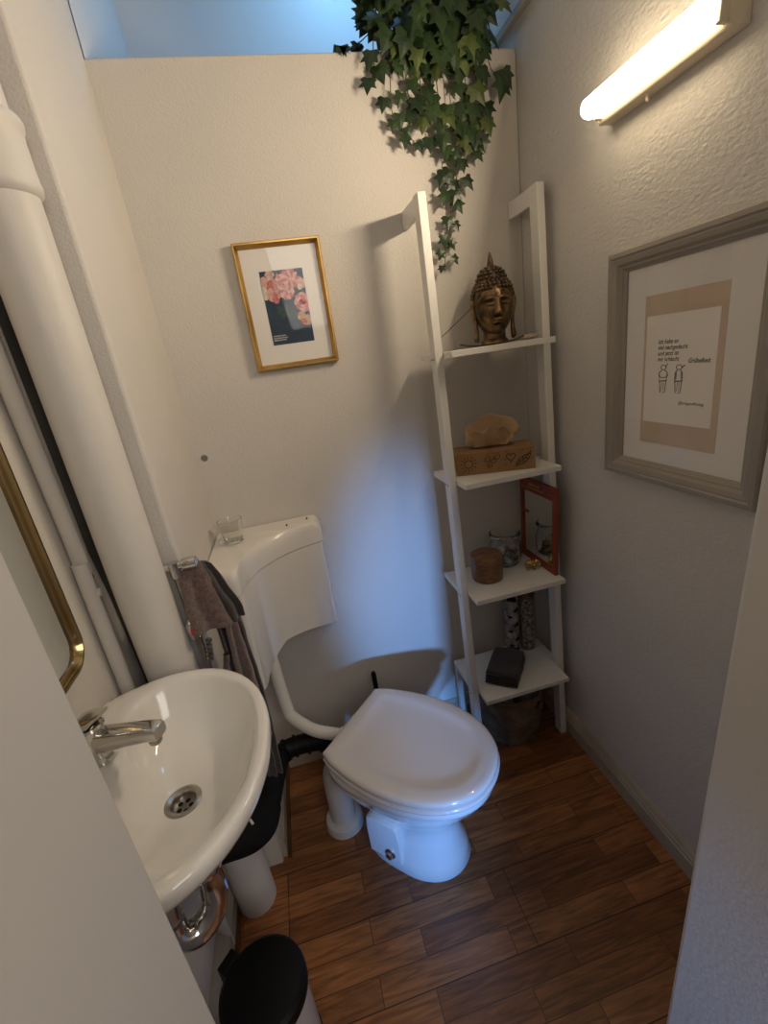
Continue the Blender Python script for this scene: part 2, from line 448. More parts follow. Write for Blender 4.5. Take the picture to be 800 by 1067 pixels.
# chrome riser with isolating valve
t = thing('water_valve', (-.29, .985, .55), 'chrome water riser with a tap handle beside the thick soil pipe', 'valve')
bm = NB(); tube(bm, [(-.296, .985, 1.125), (-.293, .983, 1.02), (-.291, .985, .9), (-.288, .985, .62)], .0085, 14); obj('riser_pipe', bm, M['steel'], t, smooth=True)
bm = NB(); tube(bm, [(-.315, .985, 1.135), (-.262, .99, 1.135)], .0095, 16)
lathe(bm, (-.268, .99, 1.135), [(.004, -.012), (.0135, -.010), (.0145, 0), (.0135, .018), (.006, .021)], 18, axis='x')
tube(bm, [(-.296, .985, 1.11), (-.296, .985, 1.145)], .012, 16)
obj('tap_handle', bm, M['chrome'], t, smooth=True)
bm = NB(); lathe(bm, (-.293, .975, .985), [(.008, -.028), (.013, -.024), (.0135, -.016), (.017, -.006), (.017, .008), (.013, .018), (.009, .026)], 20)
o = obj('valve_body', bm, M['chrome'], t, smooth=True)
bm = NB(); ell(bm, (-.291, .957, .985), (.0055, .003, .010), 14, 8); obj('red_marker', bm, M['redink'], o, smooth=True, label='red marker')
t = thing('flexible_hose', (-.27, .985, .6), 'steel flexible hose curving under the hanging towel', 'hose')
bm = NB(); P = [(-.29, .97, .62), (-.272, .968, .75), (-.262, .965, .84), (-.25, .965, .86), (-.24, .97, .90)]
tube(bm, P, .0075, 12, smooth=8); obj('hose_body', bm, M['steel'], t, smooth=True)
bm = NB(); 
for k in range(5): lathe(bm, (-.276 + .002 * k, .967, .900 + k * .012), [(.0045, -.004), (.0075, -.003), (.0075, .003), (.0045, .004)], 16)
obj('ribbed_ferrule', bm, M['steel'], t, smooth=True)

# ------------------------------------------------------------------ hanging towel
def sheet(bm, rows, n, fold, wob=0., seed=0, mi=0):
    """rows: list of (left, right) points; folded across by fold(u, i)"""
    R = []
    for i, (a, b) in enumerate(rows):
        a = Vector(a); b = Vector(b); d = (b - a); nn = Vector((d.y, -d.x, 0)).normalized()
        row = []
        for k in range(n + 1):
            u = k / n; p = a + d * u + nn * fold(u, i / (len(rows) - 1))
            p += noise.noise_vector(p * 22 + Vector((seed, 0, 0))) * wob
            row.append(bm.verts.new(p))
        R.append(row)
    fs = bridge(bm, R, closed=False)
    for f in fs: f.material_index = mi
    return R
def interp_rows(keys, n):
    L_ = catmull([k[0] for k in keys], n); R_ = catmull([k[1] for k in keys], n)
    return list(zip(L_, R_))
t = thing('hand_towel', (-.24, 1.03, .5), 'dark brown terry towel draped over the tap handle beside the cistern', 'towel')
bm = NB()
rows = interp_rows([((-.275, 1.012, 1.128), (-.240, 1.03, 1.118)), ((-.268, 1.01, 1.07), (-.218, 1.045, 1.065)), ((-.258, 1.00, .98), (-.206, 1.05, .975)),
                    ((-.250, .995, .86), (-.200, 1.05, .87)), ((-.243, 1.0, .70), (-.194, 1.05, .74)), ((-.235, 1.0, .56), (-.198, 1.04, .56)), ((-.232, 1.0, .47), (-.200, 1.03, .46))], 7)
sheet(bm, rows, 26, lambda u, v: .010 * math.sin(u * 15 + v * 3) * (.3 + v), .004, 3)
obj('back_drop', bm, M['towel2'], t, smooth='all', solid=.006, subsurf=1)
bm = NB()
rows = interp_rows([((-.290, .988, 1.118), (-.250, 1.0, 1.146)), ((-.294, .972, 1.08), (-.236, .998, 1.10)), ((-.297, .962, 1.02), (-.222, 1.0, 1.02)), ((-.290, .958, .972), (-.209, .998, .957))], 8)
sheet(bm, rows, 26, lambda u, v: .007 * math.sin(u * 9 + 1) * (.3 + v), .003, 9)
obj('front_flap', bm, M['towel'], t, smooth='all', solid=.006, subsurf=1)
bm = NB()
rows = interp_rows([((-.262, 1.008, 1.135), (-.228, 1.02, 1.115)), ((-.24, 1.0, 1.06), (-.207, 1.02, 1.055)), ((-.222, 1.0, 1.0), (-.190, 1.02, .995)), ((-.215, 1.0, .955), (-.188, 1.02, .962))], 8)
sheet(bm, rows, 16, lambda u, v: .008 * math.sin(u * 7), .003, 5)
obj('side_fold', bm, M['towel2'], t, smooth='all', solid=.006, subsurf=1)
bm = NB()
rows = interp_rows([((-.228, .985, .97), (-.205, 1.0, .962)), ((-.235, .982, .86), (-.200, .998, .86)), ((-.238, .985, .74), (-.196, 1.0, .74)), ((-.232, .99, .6), (-.196, 1.01, .6))], 7)
sheet(bm, rows, 16, lambda u, v: .006 * math.sin(u * 9 + v * 2), .003, 8)
obj('lower_fold', bm, M['towel'], t, smooth='all', solid=.006, subsurf=1)

# ------------------------------------------------------------------ wall mirror over the basin
def rrect(y0, y1, z0, z1, r, n=8):
    pts = []
    for cy, cz, a0 in ((y1 - r, z0 + r, -PI / 2), (y1 - r, z1 - r, 0), (y0 + r, z1 - r, PI / 2), (y0 + r, z0 + r, PI)):
        for k in range(n + 1):
            a = a0 + PI / 2 * k / n; pts.append((cy + r * math.cos(a), cz + r * math.sin(a)))
    return pts
t = thing('wall_mirror', (XLR, .63, 1.04), 'brass-framed mirror with rounded corners hanging above the basin', 'mirror')
y0, y1, z0, z1 = .42, .84, 1.045, 1.72
bm = NB(); rings = []
for off, x in ((0, XLR), (0, XLR + .014), (.004, XLR + .019), (.010, XLR + .020), (.012, XLR + .016), (.016, XLR + .018), (.019, XLR + .012), (.022, XLR + .008)):
    rings.append([(x, p[0], p[1]) for p in rrect(y0 + off, y1 - off, z0 + off, z1 - off, .055 - off)])
loft(bm, rings, cap=(True, False)); obj('frame', bm, M['brass'], t, smooth=True)
bm = NB(); bm.faces.new([bm.verts.new((XLR + .009, p[0], p[1])) for p in rrect(y0 + .0205, y1 - .0205, z0 + .0205, z1 - .0205, .035)])
obj('mirror_glass', bm, M['mirror'], t)

# ------------------------------------------------------------------ wash basin
CX, CY = -.300, .650
def polar(ctrl, n=96):
    """closed smooth curve through (x, y) control points, resampled by angle about (CX, CY)"""
    an = sorted(((math.atan2(y - CY, x - CX)) % (2 * PI), math.hypot(x - CX, y - CY)) for x, y in ctrl)
    m = len(an); out = []
    for k in range(n):
        a = 2 * PI * k / n
        j = max([i for i in range(m) if an[i][0] <= a], default=m - 1)
        p = [an[(j + d) % m] for d in (-1, 0, 1, 2)]
        a1 = p[1][0]; a2 = p[2][0]
        if a2 <= a1: a2 += 2 * PI
        aa = a if a >= a1 else a + 2 * PI
        tt = (aa - a1) / (a2 - a1); r0, r1, r2, r3 = (q[1] for q in p)
        r = .5 * (2 * r1 + (r2 - r0) * tt + (2 * r0 - 5 * r1 + 4 * r2 - r3) * tt ** 2 + (3 * r1 - r0 - 3 * r2 + r3) * tt ** 3)
        out.append((CX + r * math.cos(a), CY + r * math.sin(a)))
    return out
half = [(-.458, .18), (-.440, .205), (-.40, .222), (-.35, .235), (-.30, .235), (-.25, .222), (-.20, .188), (-.16, .135), (-.137, .07)]
outer = polar([(x, .645 + s * y) for x, y in half for s in (1, -1)] + [(-.130, .645), (-.458, .70), (-.458, .59), (-.458, .76), (-.458, .53)])
ih = [(-.395, .11), (-.385, .16), (-.355, .19), (-.30, .200), (-.25, .188), (-.205, .155), (-.175, .11), (-.160, .055)]
inner = polar([(x, .65 + s * y) for x, y in ih for s in (1, -1)] + [(-.155, .65), (-.375, .65), (-.378, .70), (-.378, .60)])
DX, DY = -.302, .662
drain = [(DX + .030 * math.cos(2 * PI * k / 96), DY + .030 * math.sin(2 * PI * k / 96)) for k in range(96)]
ZR = .94
def mixr(a, b, f, z): return [(p[0] * (1 - f) + q[0] * f, p[1] * (1 - f) + q[1] * f, z) for p, q in zip(a, b)]
def clampx(r): return [(max(p[0], -.4585), p[1], p[2]) for p in r]
def scaled(a, s, z, c=(-.34, .645)): return clampx([(c[0] + (p[0] - c[0]) * s, c[1] + (p[1] - c[1]) * s, z) for p in a])
rings = []
# underside, from bottom up
under = [( .26, .765), (.30, .77), (.42, .785), (.60, .815), (.78, .855), (.90, .885), (.97, .905), (1.0, .918)]
for s, z in under: rings.append(scaled(outer, s, z))
rings.append(scaled(outer, 1.004, .930)); rings.append(scaled(outer, .998, .938)); rings.append(mixr(outer, inner, .12, ZR + .001))
rings[-1] = clampx(rings[-1])
for f, z in ((.35, .941), (.6, .9395), (.85, .937), (1., .931)): rings.append(clampx(mixr(outer, inner, f, z)))
for f, z in ((.06, .915), (.14, .895), (.26, .872), (.42, .852), (.60, .840), (.80, .833), (.93, .829), (1., .826)): rings.append(mixr(inner, drain, f, z))
t = thing('wash_basin', (-.35, .645, .76), 'white ceramic hand basin fixed to the left wall', 'basin')
bm = NB(); rs = loft(bm, rings, cap=(True, False)); obj('basin_bowl', bm, M['sink'], t, smooth=60)
d = bm = NB(); lathe(bm, (DX, DY, .826), [(.031, -.004), (.0315, .0015), (.028, .003), (.022, .0005), (.0195, -.004), (.019, -.011)], 40, cap=(False, False))
o = obj('drain', bm, M['steel'], t, smooth=True, label='steel drain strainer')
bm = NB(); lathe(bm, (DX, DY, .8145), [(.0195, 0), (.0001, .0003)], 30, cap=(False, False))
for k in range(5):
    a = 2 * PI * k / 5
    lathe(bm, (DX + .0105 * math.cos(a), DY + .0105 * math.sin(a), .8152), [(.0044, 0), (.0001, .0001)], 14, cap=(False, False), mi=1)
obj('strainer', bm, [M['steel'], M['black']], o, smooth=False)

t = thing('basin_faucet', (-.415, .645, ZR), 'chrome single-lever mixer tap on the basin', 'faucet')
bm = NB(); lathe(bm, (-.415, .645, ZR), [(.027, -.001), (.027, .006), (.0225, .010), (.022, .055), (.023, .062), (.020, .066)], 32)
obj('faucet_body', bm, M['chrome'], t, smooth=True)
bm = NB(); rr = []
for x, zc, hw, hh in ((-.41, .975, .019, .018), (-.385, .979, .0175, .017), (-.345, .987, .016, .0145), (-.31, .993, .0155, .0125), (-.292, .995, .015, .012), (-.287, .9945, .0135, .010)):
    ring = []
    for k in range(24):
        a = 2 * PI * k / 24; ca, sa = math.cos(a), math.sin(a)
        ring.append((x, .645 + hw * math.copysign(abs(ca) ** .45, ca), zc + hh * math.copysign(abs(sa) ** .5, sa)))
    rr.append(ring)
loft(bm, rr); obj('spout', bm, M['chrome'], t, smooth=True)
bm = NB(); lathe(bm, (-.302, .645, .971), [(.009, 0), (.0105, .003), (.0105, .016)], 20); obj('aerator', bm, M['steel'], t, smooth=True)
bm = NB(); rr = []
for x, zc, hw, hh in ((-.44, 1.012, .021, .007), (-.415, 1.014, .022, .010), (-.39, 1.018, .019, .008), (-.37, 1.026, .015, .005), (-.353, 1.032, .012, .0035)):
    ring = []
    for k in range(20):
        a = 2 * PI * k / 20; ca, sa = math.cos(a), math.sin(a)
        ring.append((x, .645 + hw * math.copysign(abs(ca) ** .6, ca), zc + hh * math.copysign(abs(sa) ** .6, sa)))
    rr.append(ring)
# lever shortened: sits over the body
loft(bm, [[(x * .6 - .415 * .4, y, z) for x, y, z in r] for r in rr]); obj('lever', bm, M['chrome'], t, smooth=True)

FX = Matrix.Translation((0, 0, 0)) @ Matrix.Rotation(math.radians(-21), 4, 'Z')
for ch in t.children: ch.data.transform(FX)
t.location = (-.408, .692, ZR)
t = thing('drain_trap', (-.31, .64, .5), 'chrome bottle-neck U-bend drain trap under the basin', 'drain trap')
bm = NB(); tube(bm, [(-.305, .655, .80), (-.302, .648, .74), (-.300, .645, .65)], .0165, 24); obj('tailpipe', bm, M['chrome'], t, smooth=True)
bm = NB(); lathe(bm, (-.300, .645, .640), [(.017, .052), (.028, .050), (.029, .046), (.029, .040), (.0265, .036), (.0265, .0), (.0265, -.018), (.024, -.02)], 28); obj('slip_nut', bm, M['chrome'], t, smooth=True)
bm = NB(); P = [(-.300, .645, .635), (-.302, .643, .612), (-.312, .632, .588), (-.334, .615, .578), (-.356, .605, .590), (-.364, .608, .615), (-.366, .618, .66), (-.370, .628, .695), (-.388, .637, .715), (-.425, .64, .718), (-.458, .64, .718)]
tube(bm, P, [.0255, .0255, .0255, .0245, .021, .018, .016, .016, .016, .016, .016], 24, smooth=6); obj('bend_pipe', bm, M['chrome'], t, smooth=True)
bm = NB(); lathe(bm, (-.3645, .609, .620), [(.017, -.012), (.021, -.011), (.0215, .011), (.017, .012)], 24); obj('bend_nut', bm, M['chrome'], t, smooth=True)
bm = NB(); lathe(bm, (-.458, .64, .718), [(.033, .0), (.031, .004), (.018, .008)], 28, axis='x'); obj('wall_flange', bm, M['chrome'], t, smooth=True)

# ------------------------------------------------------------------ pedal bin
bc = (-.292, .672)
t = thing('pedal_bin', (bc[0], bc[1], 0), 'small white pedal bin with a black lid in front of the basin', 'bin')
bm = NB(); lathe(bm, (*bc, 0), [(.086, .012), (.087, .02), (.088, .235)], 48); obj('bin_body', bm, M['binbody'], t, smooth=True)
bm = NB(); lathe(bm, (*bc, 0), [(.088, 0), (.0895, .003), (.0895, .015), (.087, .018)], 48); obj('base_ring', bm, M['black'], t, smooth=True)
bm = NB(); lathe(bm, (*bc, 0), [(.0925, .235), (.0945, .238), (.0945, .252), (.0925, .262), (.084, .270), (.06, .275), (.03, .277), (.0005, .2775)], 56, cap=(True, False)); obj('lid', bm, M['black'], t, smooth=30, label='black domed lid')
bm = NB(); box(bm, -.022, .022, -.012, .014, 0, .05)
for v in bm.verts:
    q = Matrix.Rotation(math.radians(48), 3, 'Z') @ v.co; v.co = Vector((bc[0] - .078, bc[1] + .066, .215)) + q
obj('hinge', bm, M['black'], t, bevel=.003)
bm = NB(); tube(bm, [(bc[0] - .079, bc[1] + .067, .02), (bc[0] - .079, bc[1] + .067, .22)], .006, 10); obj('hinge_rod', bm, M['steel'], t, smooth=True)

# ------------------------------------------------------------------ toilet, its axis pointing diagonally into the room
TO = Vector((.013, 1.185, 0)); AX = Vector((.711, -.703, 0)); PV = Vector((.703, .711, 0))
def tp(u, v, z): return TO + AX * u + PV * v + Vector((0, 0, z))
def egg(u0, u1, hw, n=64, sq=.35, peak=.42, bk=.0):
    """outline: squarish at the back (u0), round at the front (u1), widest at peak; bk = half width of the flat back"""
    out = []
    uc = u0 + (u1 - u0) * peak
    for k in range(n):
        a = 2 * PI * k / n; ca, sa = math.cos(a), math.sin(a)
        if ca >= 0: out.append((uc + (u1 - uc) * ca, hw * math.copysign(abs(sa) ** .94, sa)))
        else:
            out.append((uc + (uc - u0) * math.copysign(abs(ca) ** sq, ca), hw * (bk + (1 - bk) * abs(sa) ** 1.0) * math.copysign(1, sa) if False else hw * math.copysign(abs(sa) ** (1 - bk), sa)))
    return out
def ring(o, z): return [tp(u, v, z) for u, v in o]
t = thing('toilet', TO, 'white floor-standing toilet set diagonally in the corner, lid closed', 'toilet')
bm = NB()
sl = [(0, .045, .366, .117, .55, .55), (.006, .042, .369, .120, .55, .55), (.05, .05, .358, .113, .55, .55), (.12, .06, .338, .100, .5, .5), (.17, .055, .336, .100, .5, .5),
      (.22, .02, .362, .118, .55, .5), (.27, -.01, .408, .146, .6, .48), (.315, -.03, .445, .168, .6, .46), (.345, -.035, .462, .178, .6, .46), (.352, -.036, .466, .182, .6, .46), (.378, -.036, .466, .182, .6, .46), (.384, -.03, .461, .178, .6, .46)]
loft(bm, [ring(egg(a, b, w, 72, sq, pk, .35), z) for z, a, b, w, sq, pk in sl]); obj('bowl', bm, M['ceramic'], t, smooth=50)
def seat_outline(s=1., grow=0.):
    # flat hinge edge 0.29 wide, widest 0.37, rounded tip
    c = [(0, -.142), (.035, -.158), (.09, -.172), (.16, -.182), (.23, -.183), (.30, -.172), (.36, -.150), (.41, -.115), (.445, -.066), (.457, 0)]
    c = [(u * 1.045, v * 1.03) for u, v in c]
    full = [Vector((u, v)) for u, v in c] + [Vector((u, -v)) for u, v in reversed(c[:-1])]
    pts = []
    cc = catmull([(p.x, p.y, 0) for p in full], 6)
    for p in cc: pts.append((p.x, p.y))
    # straight hinge edge back to the start
    a, b = pts[-1], pts[0]
    for k in range(1, 12): pts.append((a[0] + (b[0] - a[0]) * k / 12, a[1] + (b[1] - a[1]) * k / 12))
    return pts
so = seat_outline()
def so_ring(inset, z, du=0.):
    c = (.215, 0)
    out = []
    for u, v in so:
        d = Vector((u - c[0], v - c[1])); L_ = d.length; d *= (L_ - inset) / L_
        out.append(tp(c[0] + d.x + du, c[1] + d.y, z))
    return out
bm = NB(); loft(bm, [so_ring(.010, .385), so_ring(.001, .388), so_ring(-.003, .394), so_ring(-.003, .400), so_ring(.002, .405), so_ring(.02, .406)]); o = obj('seat_ring', bm, M['lid'], t, smooth=50)
bm = NB()
loft(bm, [so_ring(.012, .4065), so_ring(.003, .408), so_ring(.0, .412), so_ring(.0, .419), so_ring(.003, .4245), so_ring(.009, .4275), so_ring(.02, .4285), so_ring(.035, .4290),
          so_ring(.045, .4288), so_ring(.055, .4262), so_ring(.064, .4245), so_ring(.075, .4232), so_ring(.10, .4228), so_ring(.15, .4228)])
obj('lid', bm, M['lid'], t, smooth=50)
for s in (-1, 1):
    bm = NB(); tube(bm, [tp(.006, s * .075 - .02, .402), tp(.006, s * .075 + .02, .402)], .011, 16); obj('hinge', bm, M['whiteplastic'], t, smooth=True)
# moulded side panel with the fixing bolt
bm = NB()
c0 = (.145, -.099)
pan = [(.085, .0), (.205, .0), (.207, .10), (.203, .145), (.19, .155), (.11, .155), (.09, .145), (.085, .1)]
ra = [tp(u, -.1085 - .004, z + .03) for u, z in pan]; rb = [tp(u + (.145 - u) * .06, -.119, z * .96 + .033) for u, z in pan]
loft(bm, [[tp(u, -.085, z + .03) for u, z in pan], ra, rb]); obj('side_panel', bm, M['ceramic'], t, bevel=.003)
bm = NB()
rotm = Matrix(((AX.x, -PV.x, 0), (AX.y, -PV.y, 0), (0, 0, 1)))
cc = tp(.165, -.119, .062)
def ylathe(bm, c, prof, seg=24):
    rings = []
    for r, h in prof: rings.append([bm.verts.new(Vector(c) + AX * (r * math.cos(2 * PI * k / seg)) - PV * h + Vector((0, 0, r * math.sin(2 * PI * k / seg)))) for k in range(seg)])
    bridge(bm, rings); bm.faces.new(rings[-1])
ylathe(bm, cc, [(.018, 0), (.017, .003), (.012, .005), (.011, .012), (.006, .014)]); obj('bolt_cap', bm, M['steel'], t, smooth=True, label='metal bolt cap')
# outlet bend and floor collar
bm = NB(); tube(bm, [tp(.04, -.06, .30), tp(-.01, -.062, .29), tp(-.05, -.063, .24), tp(-.062, -.063, .17), tp(-.063, -.063, .0)], .043, 32, smooth=6); obj('outlet_pipe', bm, M['whiteplastic'], t, smooth=True)
bm = NB(); c = tp(-.063, -.063, 0); lathe(bm, c, [(.066, 0), (.067, .006), (.062, .028), (.050, .036), (.044, .036)], 40); obj('floor_collar', bm, M['whiteplastic'], t, smooth=True)

# flush pipe
t = thing('flush_pipe', (-.15, 1.33, .35), 'white bent flush pipe from the cistern down to the toilet', 'pipe')
bm = NB(); tube(bm, [(-.205, 1.36, .66), (-.196, 1.335, .52), (-.186, 1.31, .42), (-.172, 1.288, .398), (-.11, 1.235, .372), (-.02, 1.20, .350), (.02, 1.175, .343)], .0205, 24, smooth=7); obj('pipe_body', bm, M['cist'], t, smooth=True)
bm = NB(); tube(bm, [(-.03, 1.205, .353), (.018, 1.178, .343)], .025, 24); obj('connector', bm, M['cist'], t, smooth=True)

# black insulated waste pipe
t = thing('black_waste_pipe', (-.26, 1.05, .3), 'black foam-wrapped pipe bending from the toilet towards the basin', 'pipe')
P = [(-.03, 1.19, .30), (-.09, 1.235, .318), (-.17, 1.245, .322), (-.222, 1.235, .322), (-.243, 1.20, .325), (-.250, 1.13, .345), (-.256, 1.06, .362), (-.266, .985, .375)]
bm = NB(); tube(bm, P[:5], .031, 24, smooth=5)
pts = catmull(P[:5], 5)
for i in range(5, len(pts) - 2, 3):
    d = (pts[i + 1] - pts[i]).normalized() * .004; tube(bm, [pts[i] - d, pts[i] + d], .036, 24)
obj('ribbed_connector', bm, M['black'], t, smooth=True, label='ribbed black rubber connector')
bm = NB(); tube(bm, P[4:], .036, 24, smooth=6); obj('upper_sleeve', bm, M['blackfoam'], t, smooth=True)
bm = NB(); tube(bm, [(-.262, 1.0, .372), (-.272, .945, .385), (-.300, .905, .41), (-.345, .88, .44), (-.372, .865, .455)], [.038, .040, .041, .041, .040], 24, smooth=6); obj('elbow_sleeve', bm, M['blackfoam'], t, smooth=True)
bm = NB(); tube(bm, [(-.372, .865, .455), (-.42, .845, .47), (-.458, .84, .475)], .036, 24, smooth=4); obj('wall_sleeve', bm, M['blackfoam'], t, smooth=True)
bm = NB()
def strap(p, d, r, a0, a1, up=Vector((0, 0, 1))):
    p = Vector(p); d = Vector(d).normalized(); n1 = d.cross(up).normalized(); n2 = d.cross(n1)
    A_, B_ = [], []
    for k in range(9):
        a = a0 + (a1 - a0) * k / 8; q = p + (n1 * math.cos(a) + n2 * math.sin(a)) * r
        A_.append(bm.verts.new(q - d * .0035)); B_.append(bm.verts.new(q + d * .0035))
    bridge(bm, [A_, B_], closed=False)
strap((-.303, .9035, .412), (-.05, -.035, .03), .0425, -PI * .62, -PI * .38)
strap((-.352, .876, .443), (-.05, -.03, .03), .0425, -PI * .60, -PI * .36)
obj('cable_tie', bm, M['whiteplastic'], t, solid=.0015, label='white cable ties')

# ------------------------------------------------------------------ corner cistern
t = thing('corner_cistern', (-.2, 1.4, .6), 'white plastic corner cistern with a curved front, high behind the basin', 'cistern')
A_ = (XL + .004, YB - .004); 
arc = []
C_, D_ = Vector((.048, 1.412)), Vector((-.205, 1.125))
mid = (C_ + D_) / 2; inn = Vector((-.75, .66)).normalized()
for k in range(17):
    s = k / 16; p = D_ + (C_ - D_) * s + inn * .072 * (1 - (2 * s - 1) ** 2); arc.append((p.x, p.y))
def corner(p0, p1, p2, r=.022, n=5):
    p0, p1, p2 = Vector(p0), Vector(p1), Vector(p2); a = p1 + (p0 - p1).normalized() * r; b = p1 + (p2 - p1).normalized() * r
    return [tuple((a * (1 - s) ** 2 + p1 * 2 * s * (1 - s) + b * s ** 2)) for s in [k / n for k in range(n + 1)]]
plan = [A_, (XL + .004, 1.165)] + corner((XL + .004, 1.165), arc[0], arc[2], .03) + arc[2:-2] + corner(arc[-3], arc[-1], (.052, YB - .004), .022) + [(.052, YB - .004)]
def bottom(p):
    # underside sweeps: lower at the left and right ends than in the middle
    s = max(0, min(1, (Vector(p) - D_).dot(C_ - D_) / (C_ - D_).length_squared)); return .645 + .03 * (1 - abs(2 * s - 1)) - .0 * s
ctr = Vector((-.17, 1.38))
def ins(p, d):
    v = Vector(p); w = ctr - v
    q = v + w.normalized() * d
    x = max(q.x, XL + .004); y = min(q.y, YB - .004)
    if abs(p[0] - (XL + .004)) < 1e-6: x = XL + .004
    if abs(p[1] - (YB - .004)) < 1e-6: y = YB - .004
    return Vector((x, y))
bm = NB(); rings = []
def cr(d, zf): return [(*ins(p, d), zf(p) if callable(zf) else zf) for p in plan]
rings = [cr(.012, lambda p: bottom(p)), cr(.006, lambda p: bottom(p) + .002), cr(.006, .955)]
loft(bm, rings); obj('tank', bm, M['cist'], t, smooth=30)
bm = NB()
loft(bm, [cr(.004, .957), cr(.0, .958), cr(.0, .985), cr(.003, 1.004), cr(.010, 1.018), cr(.022, 1.026), cr(.036, 1.028)]); obj('cistern_lid', bm, M['cist'], t, smooth=30)
for (x, y) in ((-.06, 1.435), (.008, 1.462)):
    bm = NB(); box(bm, x - .0025, x + .0025, y - .009, y + .009, 1.0275, 1.0292); obj('vent_slot', bm, M['dark'], t)

# drinking glass
t = obj('drinking_glass', (lambda bm: (lathe(bm, (-.222, 1.375, 1.0285), [(.0005, 0), (.024, 0), (.027, .002), (.0365, .072), (.0375, .0745), (.0358, .0745), (.0350, .072), (.0262, .013), (.022, .010), (.0005, .009)], 40, cap=(False, False)), bm)[1])(NB()),
        M['glass'], smooth=30, label='small clear drinking glass standing on the cistern lid', cat='glass', loc=(-.222, 1.375, 1.0285))

# toilet brush behind the toilet
t = thing('toilet_brush', (.135, 1.44, 0), 'toilet brush behind the toilet, black handle showing', 'toilet brush')
bm = NB(); lathe(bm, (.135, 1.43, 0), [(.042, 0), (.044, .004), (.040, .12), (.036, .122)], 30); obj('brush_holder', bm, M['whiteplastic'], t, smooth=True)
bm = NB(); tube(bm, [(.135, 1.43, .1), (.135, 1.43, .375), (.135, 1.43, .383)], [.008, .0095, .006], 18); obj('brush_handle', bm, M['black'], t, smooth=True)

# ------------------------------------------------------------------ ladder shelf
LX0, LX1 = .463, .836
def fy(z): return 1.25 + z * .042           # front face of the stiles
t = thing('ladder_shelf', (.65, 1.38, 0), 'white ladder shelf with four boards standing against the back wall', 'shelf')
W = .024
for xs in (LX0, LX1 - W):
    bm = NB(); D = .042
    a = [bm.verts.new((x, y, 0)) for x, y in ((xs, fy(0)), (xs + W, fy(0)), (xs + W, fy(0) + D), (xs, fy(0) + D))]
    b = [bm.verts.new((x, y, 1.9)) for x, y in ((xs, fy(1.9)), (xs + W, fy(1.9)), (xs + W, fy(1.9) + D), (xs, fy(1.9) + D))]
    bridge(bm, [a, b]); bm.faces.new(a); bm.faces.new(b)
    st = obj('stile', bm, M['ladder'], t, bevel=.002)
    bm = NB(); box(bm, xs + .004, xs + W - .004, fy(1.9) + D - .002, YB - .001, 1.853, 1.90); obj('wall_bracket', bm, M['ladder'], t, bevel=.0015)
    # short rear leg under the lowest board
    bm = NB(); box(bm, xs + .003, xs + W - .003, YB - .078, YB - .052, 0.001, .2975); obj('rear_leg', bm, M['ladder'], t, bevel=.0015)
    if xs == LX0:
        for zz in (.303, .700, 1.093, 1.477):
            bm = NB()
            for dy in (.012, .030): lathe(bm, (xs, fy(zz) + dy, zz - .004), [(.0032, -.0008), (.0028, -.0012)], 12, axis='x')
            obj('screws', bm, M['dark'], st, label='two dark screw heads')
for i, z in enumerate((.316, .713, 1.106, 1.490)):
    yf = (1.195, 1.209, 1.226, 1.246)[i]
    bm = NB(); box(bm, LX0 + W + .001, LX1 - W - .001, yf, YB - .050, z - .017, z)
    # tenons that pass behind the stiles
    for xa, xb in ((LX0 + .002, LX0 + W + .001), (LX1 - W - .001, LX1 - .002)): box(bm, xa, xb, fy(z) + .044, YB - .050, z - .017, z)
    obj('shelf_board', bm, M['ladder'], t, bevel=.0012)

# ------------------------------------------------------------------ bronze buddha head
BZ = 1.4905; BC = Vector((.690, 1.385, BZ))
RB = Matrix.Rotation(math.radians(-14), 3, 'Z')
def bp_(v): return BC + RB @ Vector(v)
t = thing('buddha_head', BC, 'bronze Buddha head on the top shelf', 'sculpture')
bm = NB()
q = bmesh.ops.create_uvsphere(bm, u_segments=128, v_segments=96, radius=1)
def G(x, s): return math.exp(-(x / s) ** 2)
for v in q['verts']:
    n = v.co.copy(); x, y, z = n
    # head egg: x right, -y front
    wx = .0585 if z > -.2 else .0585 * (1 - .16 * ((-z - .2) / .8) ** 1.5)
    p = Vector((x * wx, y * (.064 if y < 0 else .066), z * (.092 if z < 0 else .078) + .112))
    X, Z = p.x, p.z
    if y < .15:
        f = -min(0, y - .15) ** .5 if False else max(0, min(1, (.15 - y) / .5))
        dy = 0
        # nose
        if Z > .075: 
            nz = max(0, min(1, (.128 - Z) / .045)); dy += -(.004 + .011 * nz) * G(X, .0055 + .004 * nz) * (1 if Z > .088 else max(0, (Z - .080) / .008)) * max(0, min(1, (.136 - Z) / .01))
        for s in (-1, 1):
            dy += -.004 * G(X - s * .0075, .004) * G(Z - .089, .004)                       # nostril wings
            dy += .0065 * G(X - s * .021, .012) * G(Z - .118, .009)                        # socket
            dy += -.0060 * G(X - s * .0215, .0105) * G(Z - .1155, .0052)                      # lid
            dy += .0020 * G(X - s * .0215, .011) * G(Z - .1100, .0014)                       # lash line
            dy += -.0045 * G((Z - .131) - (-.9 * (abs(X) - .020) ** 2 * 18), .0028) * G(X - s * .022, .014)   # brow
            dy += -.003 * G(X - s * .027, .014) * G(Z - .088, .014)                        # cheek
        wl = .0125
        dy += -.0055 * G(X, wl) * G(Z - .0705, .0032) + -.0062 * G(X, wl * .8) * G(Z - .0635, .0036) + .004 * G(X, wl * 1.1) * G(Z - .0672, .0012)
        dy += .002 * G(X, .01) * G(Z - .057, .004) - .004 * G(X, .012) * G(Z - .044, .008)
        dy += -.0022 * (1 if (X * X + (Z - .141) ** 2) < .0022 ** 2 else 0)
        p.y += dy * f * 1.45
    v.co = bp_(p)
obj('face', bm, M['buddha'], t, smooth='all')
